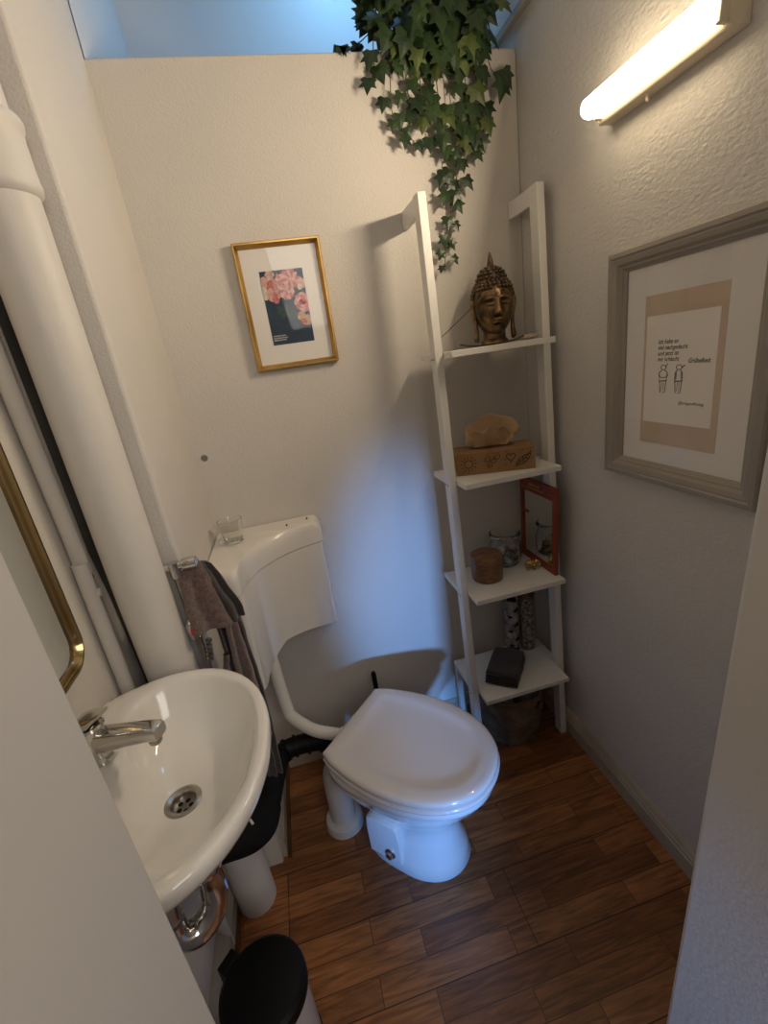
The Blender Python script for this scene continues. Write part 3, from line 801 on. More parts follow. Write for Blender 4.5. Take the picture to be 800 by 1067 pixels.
bm = NB(); lathe(bm, (0, .006, 0), [(.043, 0), (.042, .010), (.034, .018), (.034, .06)], 40)
for v in bm.verts: v.co = bp_(v.co)
obj('neck', bm, M['buddha'], t, smooth=True)
for s in (-1, 1):
    bm = NB()
    tube(bm, [(s * .056, .004, .135), (s * .0605, .002, .128), (s * .061, .002, .108), (s * .0575, .001, .085), (s * .0555, -.001, .062), (s * .056, -.002, .040), (s * .0575, -.004, .022), (s * .053, -.004, .012)],
         [.004, .0095, .009, .0065, .0055, .007, .0085, .004], 14, smooth=5)
    for v in bm.verts: v.co = bp_((v.co.x, v.co.y * 1.0, v.co.z))
    obj('ear', bm, M['buddha'], t, smooth='all')
bm = NB(); ell(bm, (0, .008, .135), (.0600, .0635, .062), 40, 24)
ell(bm, (0, .010, .180), (.042, .044, .038), 32, 18)
for v in list(bm.verts):
    if v.co.z < .132 or (v.co.y < -.03 and v.co.z < .150): 
        v.co.y = max(v.co.y, -.020)
for v in bm.verts: v.co = bp_(v.co)
obj('hair_cap', bm, M['curl'], t, smooth='all')
bm = NB()
def curl(p, r):
    qv = bmesh.ops.create_icosphere(bm, subdivisions=2, radius=r)['verts']
    for v in qv: v.co = v.co + Vector(p)
for row in range(8):
    el = math.radians(4 + row * 9.5)
    rr_ = math.cos(el); n = max(8, int(30 * rr_))
    for k in range(n):
        a = 2 * PI * (k + .5 * (row % 2)) / n
        x, y, z = .0605 * rr_ * math.cos(a), .008 + .0650 * rr_ * math.sin(a), .135 + .062 * math.sin(el)
        if y < -.012 and z < .150 + .010 * (1 - abs(x) / .06): continue
        curl((x, y, z), .0066)
for row in range(5):
    el = math.radians(-8 + row * 19); rr_ = math.cos(el); n = max(5, int(17 * rr_))
    for k in range(n):
        a = 2 * PI * (k + .5 * (row % 2)) / n
        curl((.042 * rr_ * math.cos(a), .010 + .044 * rr_ * math.sin(a), .182 + .037 * math.sin(el)), .0062)
for v in bm.verts: v.co = bp_(v.co)
obj('hair_curls', bm, M['curl'], t, smooth='all')
bm = NB(); lathe(bm, (0, .010, .214), [(.009, 0), (.0105, .006), (.0095, .014), (.008, .024), (.0055, .034), (.003, .042), (.0006, .047)], 20)
for v in bm.verts: v.co = bp_(v.co)
obj('flame_finial', bm, M['curl'], t, smooth=True)

# incense holder, stick, stone
bm = NB(); rr = []
for k in range(15):
    s = k / 14; x = .535 + .20 * s; w = .016 * math.sin(PI * min(1, max(.06, s * .94 + .03))) ** .5; h = .004 + .010 * abs(2 * s - 1) ** 3
    rr.append([(x, 1.292 - w, 1.4905 + h), (x, 1.292 - w * .6, 1.4905 + max(0, h - .004)), (x, 1.292 + w * .6, 1.4905 + max(0, h - .004)), (x, 1.292 + w, 1.4905 + h), (x, 1.292, 1.4935 + max(0, h - .004))])
loft(bm, rr); obj('incense_holder', bm, M['holder'], smooth=True, label='long dark wooden incense holder in front of the Buddha head', cat='incense holder')
bm = NB(); tube(bm, [(.494, 1.33, 1.532), (.56, 1.30, 1.583), (.624, 1.285, 1.632)], [.0011, .0012, .0016], 8, smooth=3)
obj('incense_stick', bm, M['stick'], smooth=True, label='thin brown incense stick leaning up to the left of the Buddha head', cat='incense stick')
bm = NB(); ell(bm, (.775, 1.33, 1.4985), (.030, .018, .0085), 28, 16)
for v in bm.verts: v.co += noise.noise_vector(v.co * 60) * .003
for v in bm.verts: v.co.z = max(v.co.z, 1.4903)
obj('pale_stone', bm, M['stone'], smooth='all', label='flat pale stone beside the right of the Buddha head', cat='stone')

# ------------------------------------------------------------------ tissue box
X0, X1, Y0, Y1, Z0, Z1 = .515, .762, 1.288, 1.400, 1.1065, 1.178
t = thing('tissue_box', ((X0 + X1) / 2, (Y0 + Y1) / 2, Z0), 'brown cardboard tissue box with doodles and a tissue sticking out, second board from top', 'tissue box')
bm = NB(); box(bm, X0, X1, Y0, Y1, Z0, Z1); obj('carton', bm, M['kraft'], t, bevel=.001)
to3 = lambda u, v: (X0 + u, Y0 - .0006, Z0 + v); RW[0] = 1.6
bm = NB()
def circ(cx, cy, r, n=20, a0=0, a1=2 * PI): return [(cx + r * math.cos(a0 + (a1 - a0) * k / n), cy + r * math.sin(a0 + (a1 - a0) * k / n)) for k in range(n + 1)]
ribbon(bm, circ(.040, .036, .013), .0016, to3)
for k in range(12):
    a = 2 * PI * k / 12; ribbon(bm, [(.040 + .018 * math.cos(a), .036 + .018 * math.sin(a)), (.040 + .027 * math.cos(a), .036 + .027 * math.sin(a))], .0014, to3)
obj('sun_print', bm, M['kraft_dark'], t, label='sun printed in brown', recalc=False); bm = NB()
for cx, cy in ((.098, .046), (.116, .040), (.104, .026), (.128, .052)):
    ribbon(bm, [(cx + (.002 + .0008 * k) * math.cos(k * .6), cy + (.002 + .0008 * k) * math.sin(k * .6)) for k in range(14)], .0013, to3)
for k in range(16):
    cx, cy = random.Random(k).uniform(.08, .24), random.Random(k + 50).uniform(.008, .065); ribbon(bm, [(cx, cy), (cx + .004, cy + .004)], .0014, to3)
obj('swirl_print', bm, M['kraft_dark'], t, label='swirls and specks printed in brown', recalc=False); bm = NB()
hp = [(.172 + .014 * math.sin(a) ** 3, .045 + .0009 * (13 * math.cos(a) - 5 * math.cos(2 * a) - 2 * math.cos(3 * a) - math.cos(4 * a))) for a in [2 * PI * k / 30 for k in range(31)]]
ribbon(bm, hp, .0017, to3)
obj('heart_print', bm, M['kraft_dark'], t, label='heart printed in brown', recalc=False)
bm = NB()
lf = [(.188, .018), (.196, .034), (.212, .044), (.232, .050), (.226, .034), (.212, .022), (.196, .017), (.188, .018)]
ribbon(bm, [(p.x, p.y) for p in catmull([(u, v, 0) for u, v in lf], 4)], .0018, to3)
ribbon(bm, [(.184, .012), (.200, .026), (.215, .037), (.236, .058)], .0016, to3)
for a, b in (((.198, .025), (.199, .037)), ((.208, .032), (.210, .043)), ((.205, .030), (.214, .026)), ((.215, .037), (.225, .036))): ribbon(bm, [a, b], .0014, to3)
obj('leaf_print', bm, M['leaf'], t, label='dark green leaf printed on the front', recalc=False)
RW[0] = 1.
bm = NB(); lathe(bm, (0, 0, 0), [(.0001, .0001), (1, .0001)], 40, cap=(False, False))
for v in bm.verts: v.co = Vector((.635 + v.co.x * .075, 1.352 + v.co.y * .028, Z1 + .0006))
obj('opening', bm, M['kraft_dark'], t)
bm = NB(); rows = []
nu, nv = 44, 20
for j in range(nv + 1):
    s = j / nv; row = []
    for i in range(nu + 1):
        u = i / nu; a = PI * (u)                      # half circle, fan shaped
        x = .635 - math.cos(a) * (.050 + .030 * s); zt = math.sin(a) * .040 * s + s * .020 + .012 * s * abs(math.sin(u * 16))
        y = 1.352 + .022 * math.sin(u * 9) * s * (1 - .3 * s) + .006 * math.sin(u * 21 + s * 5) * s - .018 * s * math.sin(a)
        z = Z1 + .002 + zt + .007 * math.sin(u * 14) * s
        p = Vector((x, y, z)) + noise.noise_vector(Vector((u * 4, s * 3, 2))) * .008 * s
        row.append(bm.verts.new(p))
    rows.append(row)
bridge(bm, rows, closed=False)
obj('front_tissue', bm, M['tissue'], t, smooth=25, solid=.0008)
bm = NB(); rows = []
for j in range(nv + 1):
    s = j / nv; row = []
    for i in range(nu + 1):
        u = i / nu; a = PI * u
        x = .640 - math.cos(a) * (.042 + .045 * s); zt = (.052 + .048 * math.sin(a)) * s
        y = 1.366 + .012 * math.sin(u * 11 + 1) * s
        z = Z1 + .002 + zt * (.75 + .25 * math.sin(a)) + .004 * math.sin(u * 17) * s
        row.append(bm.verts.new(Vector((x, y, z)) + noise.noise_vector(Vector((u * 4, s * 3, 7))) * .008 * s))
    rows.append(row)
bridge(bm, rows, closed=False)
obj('rear_tissue', bm, M['tissue'], t, smooth=25, solid=.0008)

for ch in t.children:
    me_ = ch.data
    me_.transform(Matrix.Rotation(math.radians(-19), 4, 'Z'))
# ------------------------------------------------------------------ third board: wooden box, jar, elephant, red-framed mirror
c = (.588, 1.342, .7135)
t = thing('round_wooden_box', c, 'round turned wooden box with a lid, beside the glass jar', 'box')
bm = NB(); lathe(bm, c, [(.050, 0), (.053, .003), (.0545, .012), (.0545, .066), (.053, .070)], 48); obj('box_body', bm, M['woodbox'], t, smooth=30)
bm = NB(); lathe(bm, c, [(.053, .0705), (.0562, .072), (.0562, .089), (.054, .0935), (.044, .0945), (.0005, .095)], 48, cap=(True, False)); obj('box_lid', bm, M['woodlid'], t, smooth=30)

c = (.700, 1.418, .7135)
t = obj('glass_jar', (lambda bm: (lathe(bm, c, [(q0 * 1.14, q1 * 1.16) for q0, q1 in ((.0005, 0), (.038, 0), (.045, .004), (.0505, .018), (.052, .045), (.050, .066), (.043, .082), (.041, .088), (.0425, .093), (.049, .0955), (.051, .100), (.049, .1045), (.043, .106),
       (.040, .103), (.039, .088), (.041, .081), (.0475, .066), (.0495, .045), (.048, .018), (.043, .008), (.036, .004), (.0005, .004))], 48, cap=(False, False)), bm)[1])(NB()),
       M['glass'], smooth='all', label='open round glass jar of small stones in front of the red-framed mirror', cat='jar', loc=c)
rng = random.Random(11)
pc = [(0, 0, .014), (.024, .006, .014), (-.022, .010, .014), (.006, .024, .014), (-.004, -.024, .014), (.026, -.016, .018), (-.026, -.013, .016), (.014, .006, .034), (-.013, .008, .035), (.002, -.018, .036), (-.027, -.002, .038), (.028, -.010, .040), (.004, .024, .037), (.0, .002, .054), (.020, -.014, .056), (-.018, -.008, .055)]
sm = [M['stone'], M['speck2'], M['mat_white'], M['kraft'], M['holder']]
jl = ['beige stone', 'mottled grey-white stone', 'white stone', 'tan stone', 'dark stone']
for k, (dx, dy, dz) in enumerate(pc):
    bm = NB(); R_ = Matrix.Rotation(rng.uniform(0, 3), 3, 'Z') @ Matrix.Rotation(rng.uniform(-.5, .5), 3, 'X')
    ell(bm, (c[0] + dx, c[1] + dy, c[2] + dz), (.0145, .0125, .0105), 14, 10, rot=R_)
    j = (k * 3 + 2) % 5
    if k < 15: j = (k * 3 + 2) % 4
    obj('pebble', bm, sm[j], smooth='all', label='small rounded %s inside the open glass jar' % jl[j], cat='stone', group='stones in the glass jar')

for o_ in [q_ for q_ in COL.objects if q_.name.startswith('pebble')]:
    o_.location = Vector(c) + (Vector(o_.location) - Vector(c)) * 1.14
c = Vector((.750, 1.325, .7135))
t = thing('elephant_figurine', c, 'tiny gold elephant figurine in front of the red-framed mirror', 'figurine')
RE = Matrix.Rotation(math.radians(-18), 3, 'Z')
def ep(v): return c + RE @ Vector(v) * .92
bm = NB()
ell(bm, (0, 0, .027), (.020, .0125, .0125), 24, 16); ell(bm, (.021, 0, .030), (.0105, .009, .0105), 20, 14)
for x in (-.012, .011):
    for y in (-.007, .007): tube(bm, [(x, y, .024), (x, y, .010), (x, y, 0)], [.0056, .0046, .0050], 12)
tube(bm, [(.028, 0, .028), (.034, 0, .022), (.036, 0, .012), (.040, 0, .007)], [.0052, .004, .003, .0024], 12, smooth=4)
tube(bm, [(-.019, 0, .031), (-.023, 0, .022), (-.022, 0, .016)], [.0018, .0013, .0016], 8, smooth=3)
for v in bm.verts: v.co = ep(v.co)
obj('elephant_body', bm, M['goldtoy'], t, smooth='all')
for s in (-1, 1):
    bm = NB(); ell(bm, (.016, s * .0105, .029), (.0065, .0016, .0085), 16, 10)
    for v in bm.verts: v.co = ep(v.co)
    obj('ear', bm, M['goldtoy'], t, smooth='all')
    bm = NB(); tube(bm, [(.027, s * .004, .024), (.033, s * .005, .020), (.037, s * .005, .022)], [.0014, .0011, .0006], 8, smooth=3)
    for v in bm.verts: v.co = ep(v.co)
    obj('tusk', bm, M['mat_white'], t, smooth='all')

# mirror: quad standing on the board along the right side, leaning back
t = thing('red_framed_mirror', (.800, 1.37, .7135), 'upright mirror in a red-brown frame with lettered header, leaning at the shelf right side', 'mirror')
MA, MB_, MH = Vector((.800, 1.462, .7135)), Vector((.803, 1.243, .7135)), .312
du = (MB_ - MA).normalized(); dw = Vector((.004, -.004, MH)).normalized(); dn = dw.cross(du).normalized()
if dn.x > 0: dn = -dn
Lw = (MB_ - MA).length
def mp(u, w, n=0): return MA + du * u + dw * w + dn * n
def slab(bm, u0, u1, w0, w1, n0, n1, mi=0):
    a = [bm.verts.new(mp(u, w, n0)) for u, w in ((u0, w0), (u1, w0), (u1, w1), (u0, w1))]; b = [bm.verts.new(mp(u, w, n1)) for u, w in ((u0, w0), (u1, w0), (u1, w1), (u0, w1))]
    for f in bridge(bm, [a, b]) + [bm.faces.new(a), bm.faces.new(b)]: f.material_index = mi
bm = NB(); slab(bm, 0, Lw, 0, .020, 0, .010); slab(bm, 0, Lw, MH - .045, MH, 0, .010); slab(bm, 0, .012, .02, MH - .045, 0, .010); slab(bm, Lw - .018, Lw, .02, MH - .045, 0, .010); slab(bm, 0, Lw, 0, MH, -.003, 0)
obj('frame', bm, M['redframe'], t)
bm = NB(); slab(bm, .012, Lw - .018, .02, MH - .045, .0, .004); obj('mirror_glass', bm, M['mirror'], t)
bm = NB(); slab(bm, .012, .045, .180, .187, .004, .007); obj('sticker', bm, M['redframe'], t); bm = NB(); slab(bm, .045, .052, .268, .274, .004, .007); obj('sticker', bm, M['redframe'], t)
bm = NB(); to3 = lambda u, v: mp(u, MH - .040 + v, .0106)
rg = random.Random(4)
for r_, (ua, ub, vv, hh) in enumerate(((.06, .125, .018, .010), (.055, .150, .008, .005))):
    u = ua
    while u < ub:
        w_ = rg.uniform(.003, .007); ribbon(bm, [(u, vv), (u + w_ * .3, vv + hh), (u + w_ * .7, vv + hh * .2), (u + w_, vv + hh * .9)], .0021, to3); u += w_ + .002
ribbon(bm, [(.01, .006), (.05, .007), (.05, .032), (.01, .032)], .001, to3)
obj('header_lettering', bm, M['ochre'], t, label='small ochre lettering', recalc=False)
bm = NB(); 
for u0, v0 in ((.16, .022), (.17, .010), (.185, .012)): ribbon(bm, [(u0, v0), (u0 + .008, v0 + .003), (u0 + .016, v0)], .0045, to3)
obj('header_ornament', bm, M['pink3'], t, recalc=False)

# ------------------------------------------------------------------ lowest board: dark towel and two tall pots
t = thing('folded_towel', (.63, 1.32, .3165), 'dark folded towel lying on the lowest board', 'towel')
RT = Matrix.Rotation(math.radians(-39), 3, 'Z')
def tw(v): 
    return Vector((.622, 1.312, .3165)) + RT @ Vector(v)
for i in range(4):
    bm = NB(); w_, l_ = .060 - .0012 * i, .086 - .002 * (i % 2); z0 = i * .0122
    nn = 18; R_ = []
    for k in range(nn + 1):
        s = -1 + 2 * k / nn
        y = s * l_; rnd = (1 - abs(s) ** 8) ** .5 if abs(s) < 1 else 0
        ringp = []
        for a in range(20):
            an = 2 * PI * a / 20; ca, sa = math.cos(an), math.sin(an)
            x = w_ * math.copysign(abs(ca) ** .25, ca); z = z0 + .0068 + .0066 * math.copysign(abs(sa) ** .55, sa) * (.25 + .75 * rnd)
            p = Vector((x * (.96 + .04 * rnd), y, z)); p += noise.noise_vector(p * 24 + Vector((i * 4, 0, 0))) * .0028
            p.z = max(p.z, .0002)
            ringp.append(tw(p))
        R_.append(ringp)
    loft(bm, R_); obj('towel_fold', bm, M['towel2'], t, smooth='all')

c = (.772, 1.412, .3165)
t = thing('speckled_canister', c, 'tall grey speckled canister with a brown top behind the dark towel', 'canister')
bm = NB(); lathe(bm, c, [(.024, 0), (.0265, .004), (.0275, .03), (.0285, .15), (.029, .235), (.027, .245)], 36); obj('canister_body', bm, M['speck'], t, smooth=30)
bm = NB(); lathe(bm, c, [(.0295, .236), (.0305, .240), (.030, .262), (.026, .275), (.015, .279)], 36); obj('canister_top', bm, M['brownglaze'], t, smooth=30)
c = (.716, 1.425, .3165)
t = thing('slim_bottle', c, 'slim dark bottle wrapped in a wavy whitish sleeve left of the canister', 'bottle')
bm = NB(); lathe(bm, c, [(.022, 0), (.024, .004), (.024, .19), (.021, .215), (.012, .245), (.011, .275), (.013, .277), (.013, .285)], 32); obj('bottle_body', bm, M['black'], t, smooth=30)
bm = NB(); R_ = []
for j in range(40):
    z = .02 + .21 * j / 39; row = []
    for k in range(22):
        a = math.radians(150 + 150 * k / 21); r = .0268 + .0035 * math.sin(z * 95 + 1.5 * math.sin(a * 2)) + .002 * math.sin(z * 190)
        row.append(bm.verts.new((c[0] + r * math.cos(a), c[1] + r * math.sin(a), c[2] + z)))
    R_.append(row)
bridge(bm, R_, closed=False); obj('wavy_sleeve', bm, M['speck2'], t, smooth='all', solid=.001, label='whitish wavy sleeve')

# ------------------------------------------------------------------ wicker basket with rolls
c = Vector((.655, 1.362, 0))
t = thing('wicker_basket', c, 'round dark woven basket on the floor beneath the lowest board', 'basket')
bm = NB(); seg = 144; rowsn = 66; R_ = []
Hb = .215
for j in range(rowsn + 1):
    z = Hb * j / rowsn; base = .104 + .020 * math.sin(min(1, z / Hb) * PI * .55)
    row = []
    for k in range(seg):
        a = 2 * PI * k / seg
        w_ = .0045 * math.cos(a * 24 + (PI if (j // 3) % 2 else 0)) + .0016 * math.cos(j * 2 * PI / 3)
        row.append(bm.verts.new(c + Vector(((base + w_) * math.cos(a), (base + w_) * math.sin(a), .002 + z))))
    R_.append(row)
fs = []
for j in range(rowsn):
    for k in range(seg):
        a = math.degrees(2 * PI * k / seg) % 360
        z = Hb * (j + .5) / rowsn
        if any(abs((a - h + 180) % 360 - 180) < 15 and abs(z - .172) < .013 * (1 - (abs((a - h + 180) % 360 - 180) / 17) ** 2) ** .5 for h in (298, 118)): continue
        bm.faces.new((R_[j][k], R_[j][(k + 1) % seg], R_[j + 1][(k + 1) % seg], R_[j + 1][k]))
bm.faces.new(R_[0])
obj('woven_body', bm, M['wicker'], t, smooth='all', solid=.004)
bm = NB(); rr = [c + Vector((.1235 * math.cos(2 * PI * k / 72), .1235 * math.sin(2 * PI * k / 72), Hb + .003)) for k in range(73)]
tube(bm, rr, .0065, 10, cap=False); obj('rim', bm, M['wicker'], t, smooth='all')
for i, (dx, dy, dz) in enumerate(((-.050, -.024, .100), (.052, -.026, .100), (.0, .062, .100))):
    cc = c + Vector((dx, dy, dz))
    bm = NB(); lathe(bm, cc, [(.019, 0), (.047, 0), (.0485, .003), (.0485, .090), (.047, .093), (.020, .093), (.019, .091), (.019, .0)], 36, cap=(False, False))
    lb = ('grey toilet roll in the basket, nearest the left side', 'grey toilet roll in the basket, nearest the right wall', 'grey toilet roll at the back of the basket')[i]
    o = obj('toilet_roll', bm, M['paper'], smooth=30, label=lb, cat='toilet roll', group='toilet rolls in the basket', loc=cc)
    bm = NB(); lathe(bm, cc, [(.0188, .001), (.0188, .090), (.0005, .0905)], 24, cap=(True, False)); obj('core', bm, M['black'], o, smooth=30)
# rolls stand on a lower layer
for i, (dx, dy) in enumerate(((-.043, -.022), (.045, -.023), (.0, .050))):
    cc = c + Vector((dx, dy, .005))
    bm = NB(); lathe(bm, cc, [(.019, 0), (.042, 0), (.0435, .003), (.0435, .090), (.042, .093), (.020, .093), (.019, .091), (.019, .0)], 24, cap=(False, False))
    obj('toilet_roll', bm, M['paper'], smooth=30, label='grey toilet roll at the bottom of the basket, under the other rolls', cat='toilet roll', group='toilet rolls in the basket', loc=cc)

# ------------------------------------------------------------------ gold framed print on the back wall
X0, X1, Z0, Z1 = -.043, .206, 1.512, 1.857
t = thing('gold_picture_frame', ((X0 + X1) / 2, YB, Z0), 'gold-framed flower print on the back wall', 'picture')
def frame_loft(to, u0, u1, v0, v1, prof):
    """prof: (inset, height) pairs"""
    return [[to(u, v, h) for u, v in ((u0 + i, v0 + i), (u1 - i, v0 + i), (u1 - i, v1 - i), (u0 + i, v1 - i))] for i, h in prof]
toB = lambda u, v, h: (u, YB - .0005 - h, v)
bm = NB(); loft(bm, frame_loft(toB, X0, X1, Z0, Z1, [(0, 0), (0, .020), (.002, .0225), (.006, .0225), (.0145, .0105), (.0145, .004)]), cap=(True, False)); obj('frame', bm, M['goldframe'], t)
bm = NB(); box(bm, X0 + .011, X1 - .011, YB - .006, YB - .003, Z0 + .011, Z1 - .011); obj('mount', bm, M['mat_white'], t)
px0, px1, pz0, pz1 = .018, .143, 1.580, 1.782
bm = NB(); box(bm, px0, px1, YB - .0068, YB - .006, pz0, pz1)
import itertools
lay = [0]
def petals(cx, cz, n, r, w, mi, a0=0., rows=2, squash=1.):
    for rw in range(rows):
        rr_ = r * (1 - .34 * rw)
        for k in range(n - rw):
            a = a0 + 2 * PI * (k + .5 * rw) / (n - rw); lay[0] += 1; h = .0070 + .000012 * lay[0]
            pts = []
            for s in range(10):
                b_ = 2 * PI * s / 10; lx = rr_ * .55 + rr_ * .48 * math.cos(b_); lz = w * (1 - .2 * rw) * math.sin(b_)
                x = cx + (lx * math.cos(a) - lz * math.sin(a)); z = cz + (lx * math.sin(a) + lz * math.cos(a)) * squash
                pts.append((min(px1, max(px0, x)), YB - h, min(pz1, max(pz0, z))))
            try:
                f = bm.faces.new([bm.verts.new(p) for p in pts]); f.material_index = mi if (k + rw) % 2 == 0 else {1: 2, 2: 1, 3: 1, 4: 2, 5: 5}[mi]
            except Exception: pass
PM = [M['navy'], M['pink'], M['pink2'], M['pink3'], M['creamp'], M['leafp']]
petals(.072, 1.668, 5, .020, .008, 5, .3); petals(.090, 1.662, 4, .016, .006, 5, 1.); petals(.058, 1.676, 3, .012, .005, 5, 2)
petals(.046, 1.772, 6, .014, .006, 4, 0); petals(.075, 1.755, 7, .020, .007, 3, .2); petals(.073, 1.758, 6, .014, .005, 1, .1)
petals(.128, 1.742, 6, .018, .008, 4, .4); petals(.105, 1.776, 6, .014, .006, 3, .4)
petals(.033, 1.735, 4, .024, .013, 4, .6, 1, 1.5); petals(.050, 1.728, 5, .020, .012, 2, 1.2, 2, 1.7)
petals(.102, 1.755, 12, .029, .006, 1, .1, 3); petals(.086, 1.725, 11, .024, .008, 2, .4, 3); petals(.084, 1.727, 8, .015, .005, 1, .2, 2)
petals(.130, 1.690, 9, .028, .011, 2, .3, 3); petals(.129, 1.692, 7, .019, .008, 1, 0, 2); petals(.128, 1.692, 5, .009, .004, 3, 0, 1)
petals(.117, 1.652, 7, .013, .006, 4, 0, 2); petals(.134, 1.640, 7, .015, .007, 4, .5, 2); petals(.122, 1.636, 6, .009, .004, 2, .5, 1)
obj('flower_print', bm, PM, t, label='dark blue print of pink and cream flowers', recalc=False)
bm = NB(); rg = random.Random(2)
for r_ in range(3):
    u = .0
    while u < (.036, .040, .034)[r_]:
        w_ = rg.uniform(.0022, .0042); z_ = 1.6035 - .006 * r_
        ribbon(bm, [(u, z_), (u + w_ * .35, z_ + .0036), (u + w_ * .6, z_ + .0005), (u + w_, z_ + .0034)], .0011, lambda a, b: (px0 + .005 + a, YB - .0076, b)); u += w_ + .0008
obj('print_caption', bm, M['mat_white'], t, label='tiny white caption lines', recalc=False)
bm = NB(); bm.faces.new([bm.verts.new((x, YB - .0095, z)) for x, z in ((X0 + .0115, Z0 + .0115), (X1 - .0115, Z0 + .0115), (X1 - .0115, Z1 - .0115), (X0 + .0115, Z1 - .0115))]); obj('glazing', bm, M['glazing'], t)

# ------------------------------------------------------------------ large taupe frame on the right wall
U0, U1, V0, V1 = .640, 1.060, 1.122, 1.655
t = thing('taupe_picture_frame', (XR, (U0 + U1) / 2, V0), 'large taupe moulded frame with a small cartoon drawing on the right wall', 'picture')
toR = lambda u, v, h: (XR - .0005 - h, u, v)
bm = NB(); loft(bm, frame_loft(toR, U0, U1, V0, V1, [(0, 0), (0, .026), (.003, .030), (.012, .031), (.016, .028), (.019, .0285), (.028, .0265), (.034, .020), (.038, .0195), (.040, .016), (.046, .012), (.046, .005)]), cap=(True, False))
obj('frame', bm, M['taupe'], t)
bm = NB(); box(bm, XR - .008, XR - .004, U0 + .045, U1 - .045, V0 + .045, V1 - .045); obj('mount', bm, M['mount'], t)
bm = NB(); box(bm, XR - .0088, XR - .008, .752, .957, 1.215, 1.547); obj('kraft_backing', bm, M['kraft_mount'], t)
bm = NB(); box(bm, XR - .0096, XR - .0088, .766, .949, 1.266, 1.503); o = obj('drawing_sheet', bm, M['sheet'], t, label='pale sheet with handwriting and two stick figures')
to3 = lambda u, v: (XR - .0100, .949 - u - .007, 1.266 + v)   # u runs to the viewer's right
bm = NB()
for i, s in enumerate(('Ich habe so', 'viel nachgedacht', 'und jetzt ist', 'mir schlecht')):
    join(bm, text_bm(s, .0138, lambda u, v, i=i: to3(.028 + u * .86, .176 - i * .0124 + v), .25, .0001))
join(bm, text_bm('Grübelkeit', .0135, lambda u, v: to3(.110 + u * .90, .134 + v), .25, .0002))
join(bm, text_bm('@kriegundfreitag', .0095, lambda u, v: to3(.092 + u * .95, .046 + v), .25, .0))
for v in bm.verts: v.co.x = XR - .0100
obj('handwriting', bm, M['ink'], o, recalc=False)
bm = NB(); RW[0] = 1.5
def fig(cx, top, arms):
    h = top; cx += .003; to3_ = globals()['to3']; to3 = lambda u, v: to3_(u, top - (top - v) * .72)
    ribbon(bm, circ(cx, h - .008, .0072, 16), .0013, to3)
    if arms:
        ribbon(bm, [(cx - .004, h - .016), (cx - .011, h - .024), (cx - .012, h - .033), (cx - .006, h - .039)], .0016, to3); ribbon(bm, [(cx + .004, h - .016), (cx + .011, h - .024), (cx + .012, h - .033), (cx + .006, h - .039)], .0016, to3)
        ribbon(bm, [(cx - .007, h - .039), (cx + .006, h - .039)], .0014, to3)
        ribbon(bm, [(cx - .010, h - .030), (cx - .010, h - .050)], .0010, to3); ribbon(bm, [(cx + .010, h - .030), (cx + .010, h - .050)], .0010, to3)
    else:
        ribbon(bm, [(cx - .004, h - .016), (cx - .009, h - .024), (cx - .0095, h - .047)], .0013, to3); ribbon(bm, [(cx + .004, h - .016), (cx + .009, h - .024), (cx + .010, h - .047)], .0013, to3)
        ribbon(bm, [(cx + .006, h - .022), (cx + .0065, h - .044)], .0009, to3); ribbon(bm, [(cx - .006, h - .022), (cx - .0065, h - .044)], .0009, to3)
    ribbon(bm, [(cx - .011, h - .050), (cx + .011, h - .048)], .0020, to3)
    for s in (-1, 1): ribbon(bm, [(cx + s * .009, h - .050), (cx + s * .007, h - .076), (cx + s * .0065, h - .083), (cx + s * .003 - .004, h - .086)], .0012, to3)
    ribbon(bm, [(cx - .002, h - .052), (cx - .003, h - .08)], .0008, to3); ribbon(bm, [(cx + .002, h - .052), (cx + .003, h - .08)], .0008, to3)
fig(.044, .131, True); ribbon(bm, [(.053, .125), (.058, .134)], .0012, to3); obj('stick_figure', bm, M['ink'], o, recalc=False)
bm = NB(); fig(.086, .131, False); ribbon(bm, [(.096, .124), (.104, .130)], .0015, to3); obj('stick_figure', bm, M['ink'], o, recalc=False)
RW[0] = 1.
bm = NB(); bm.faces.new([bm.verts.new((XR - .0125, y, z)) for y, z in ((U0 + .0455, V0 + .0455), (U1 - .0455, V0 + .0455), (U1 - .0455, V1 - .0455), (U0 + .0455, V1 - .0455))]); obj('glazing', bm, M['glazing'], t)

# ------------------------------------------------------------------ wall lamp
t = thing('wall_lamp', (XR, .93, 1.93), 'lit tube lamp in a cream housing on the right wall', 'lamp')
bm = NB(); pr = [(0, 1.925), (.034, 1.925), (.038, 1.930), (.038, 1.972), (.032, 1.980), (0, 1.980)]
a = [[bm.verts.new((XR - .0005 - h, y, z)) for h, z in pr] for y in (.770, 1.092)]
bridge(bm, a); bm.faces.new(a[0]); bm.faces.new(a[1]); obj('housing', bm, M['lampbase'], t, bevel=.002)
bm = NB(); R_ = []
ys = [.772 + .316 * k / 24 for k in range(25)]
pts = [(XR - .062, 1.102, 1.958)] + [(XR - .062, 1.098, 1.958)] + [(XR - .062, 1.09, 1.958)] + [(XR - .062, .795, 1.958), (XR - .062, .784, 1.958), (XR - .062, .780, 1.958)]
tube(bm, pts, [.008, .016, .0205, .0205, .016, .008], 28); obj('glowing_tube', bm, M['tube'], t, smooth='all', label='bright warm-white tube')
for y in (.776, 1.075):
    bm = NB(); box(bm, XR - .055, XR - .036, y, y + .010, 1.932, 1.972); obj('end_cap', bm, M['lampbase'], t, bevel=.002)
bm = NB(); lathe(bm, (XR - .020, .965, 1.925), [(.0035, 0), (.0035, -.010), (.002, -.012)], 12); obj('switch', bm, M['lampbase'], t, smooth=True)

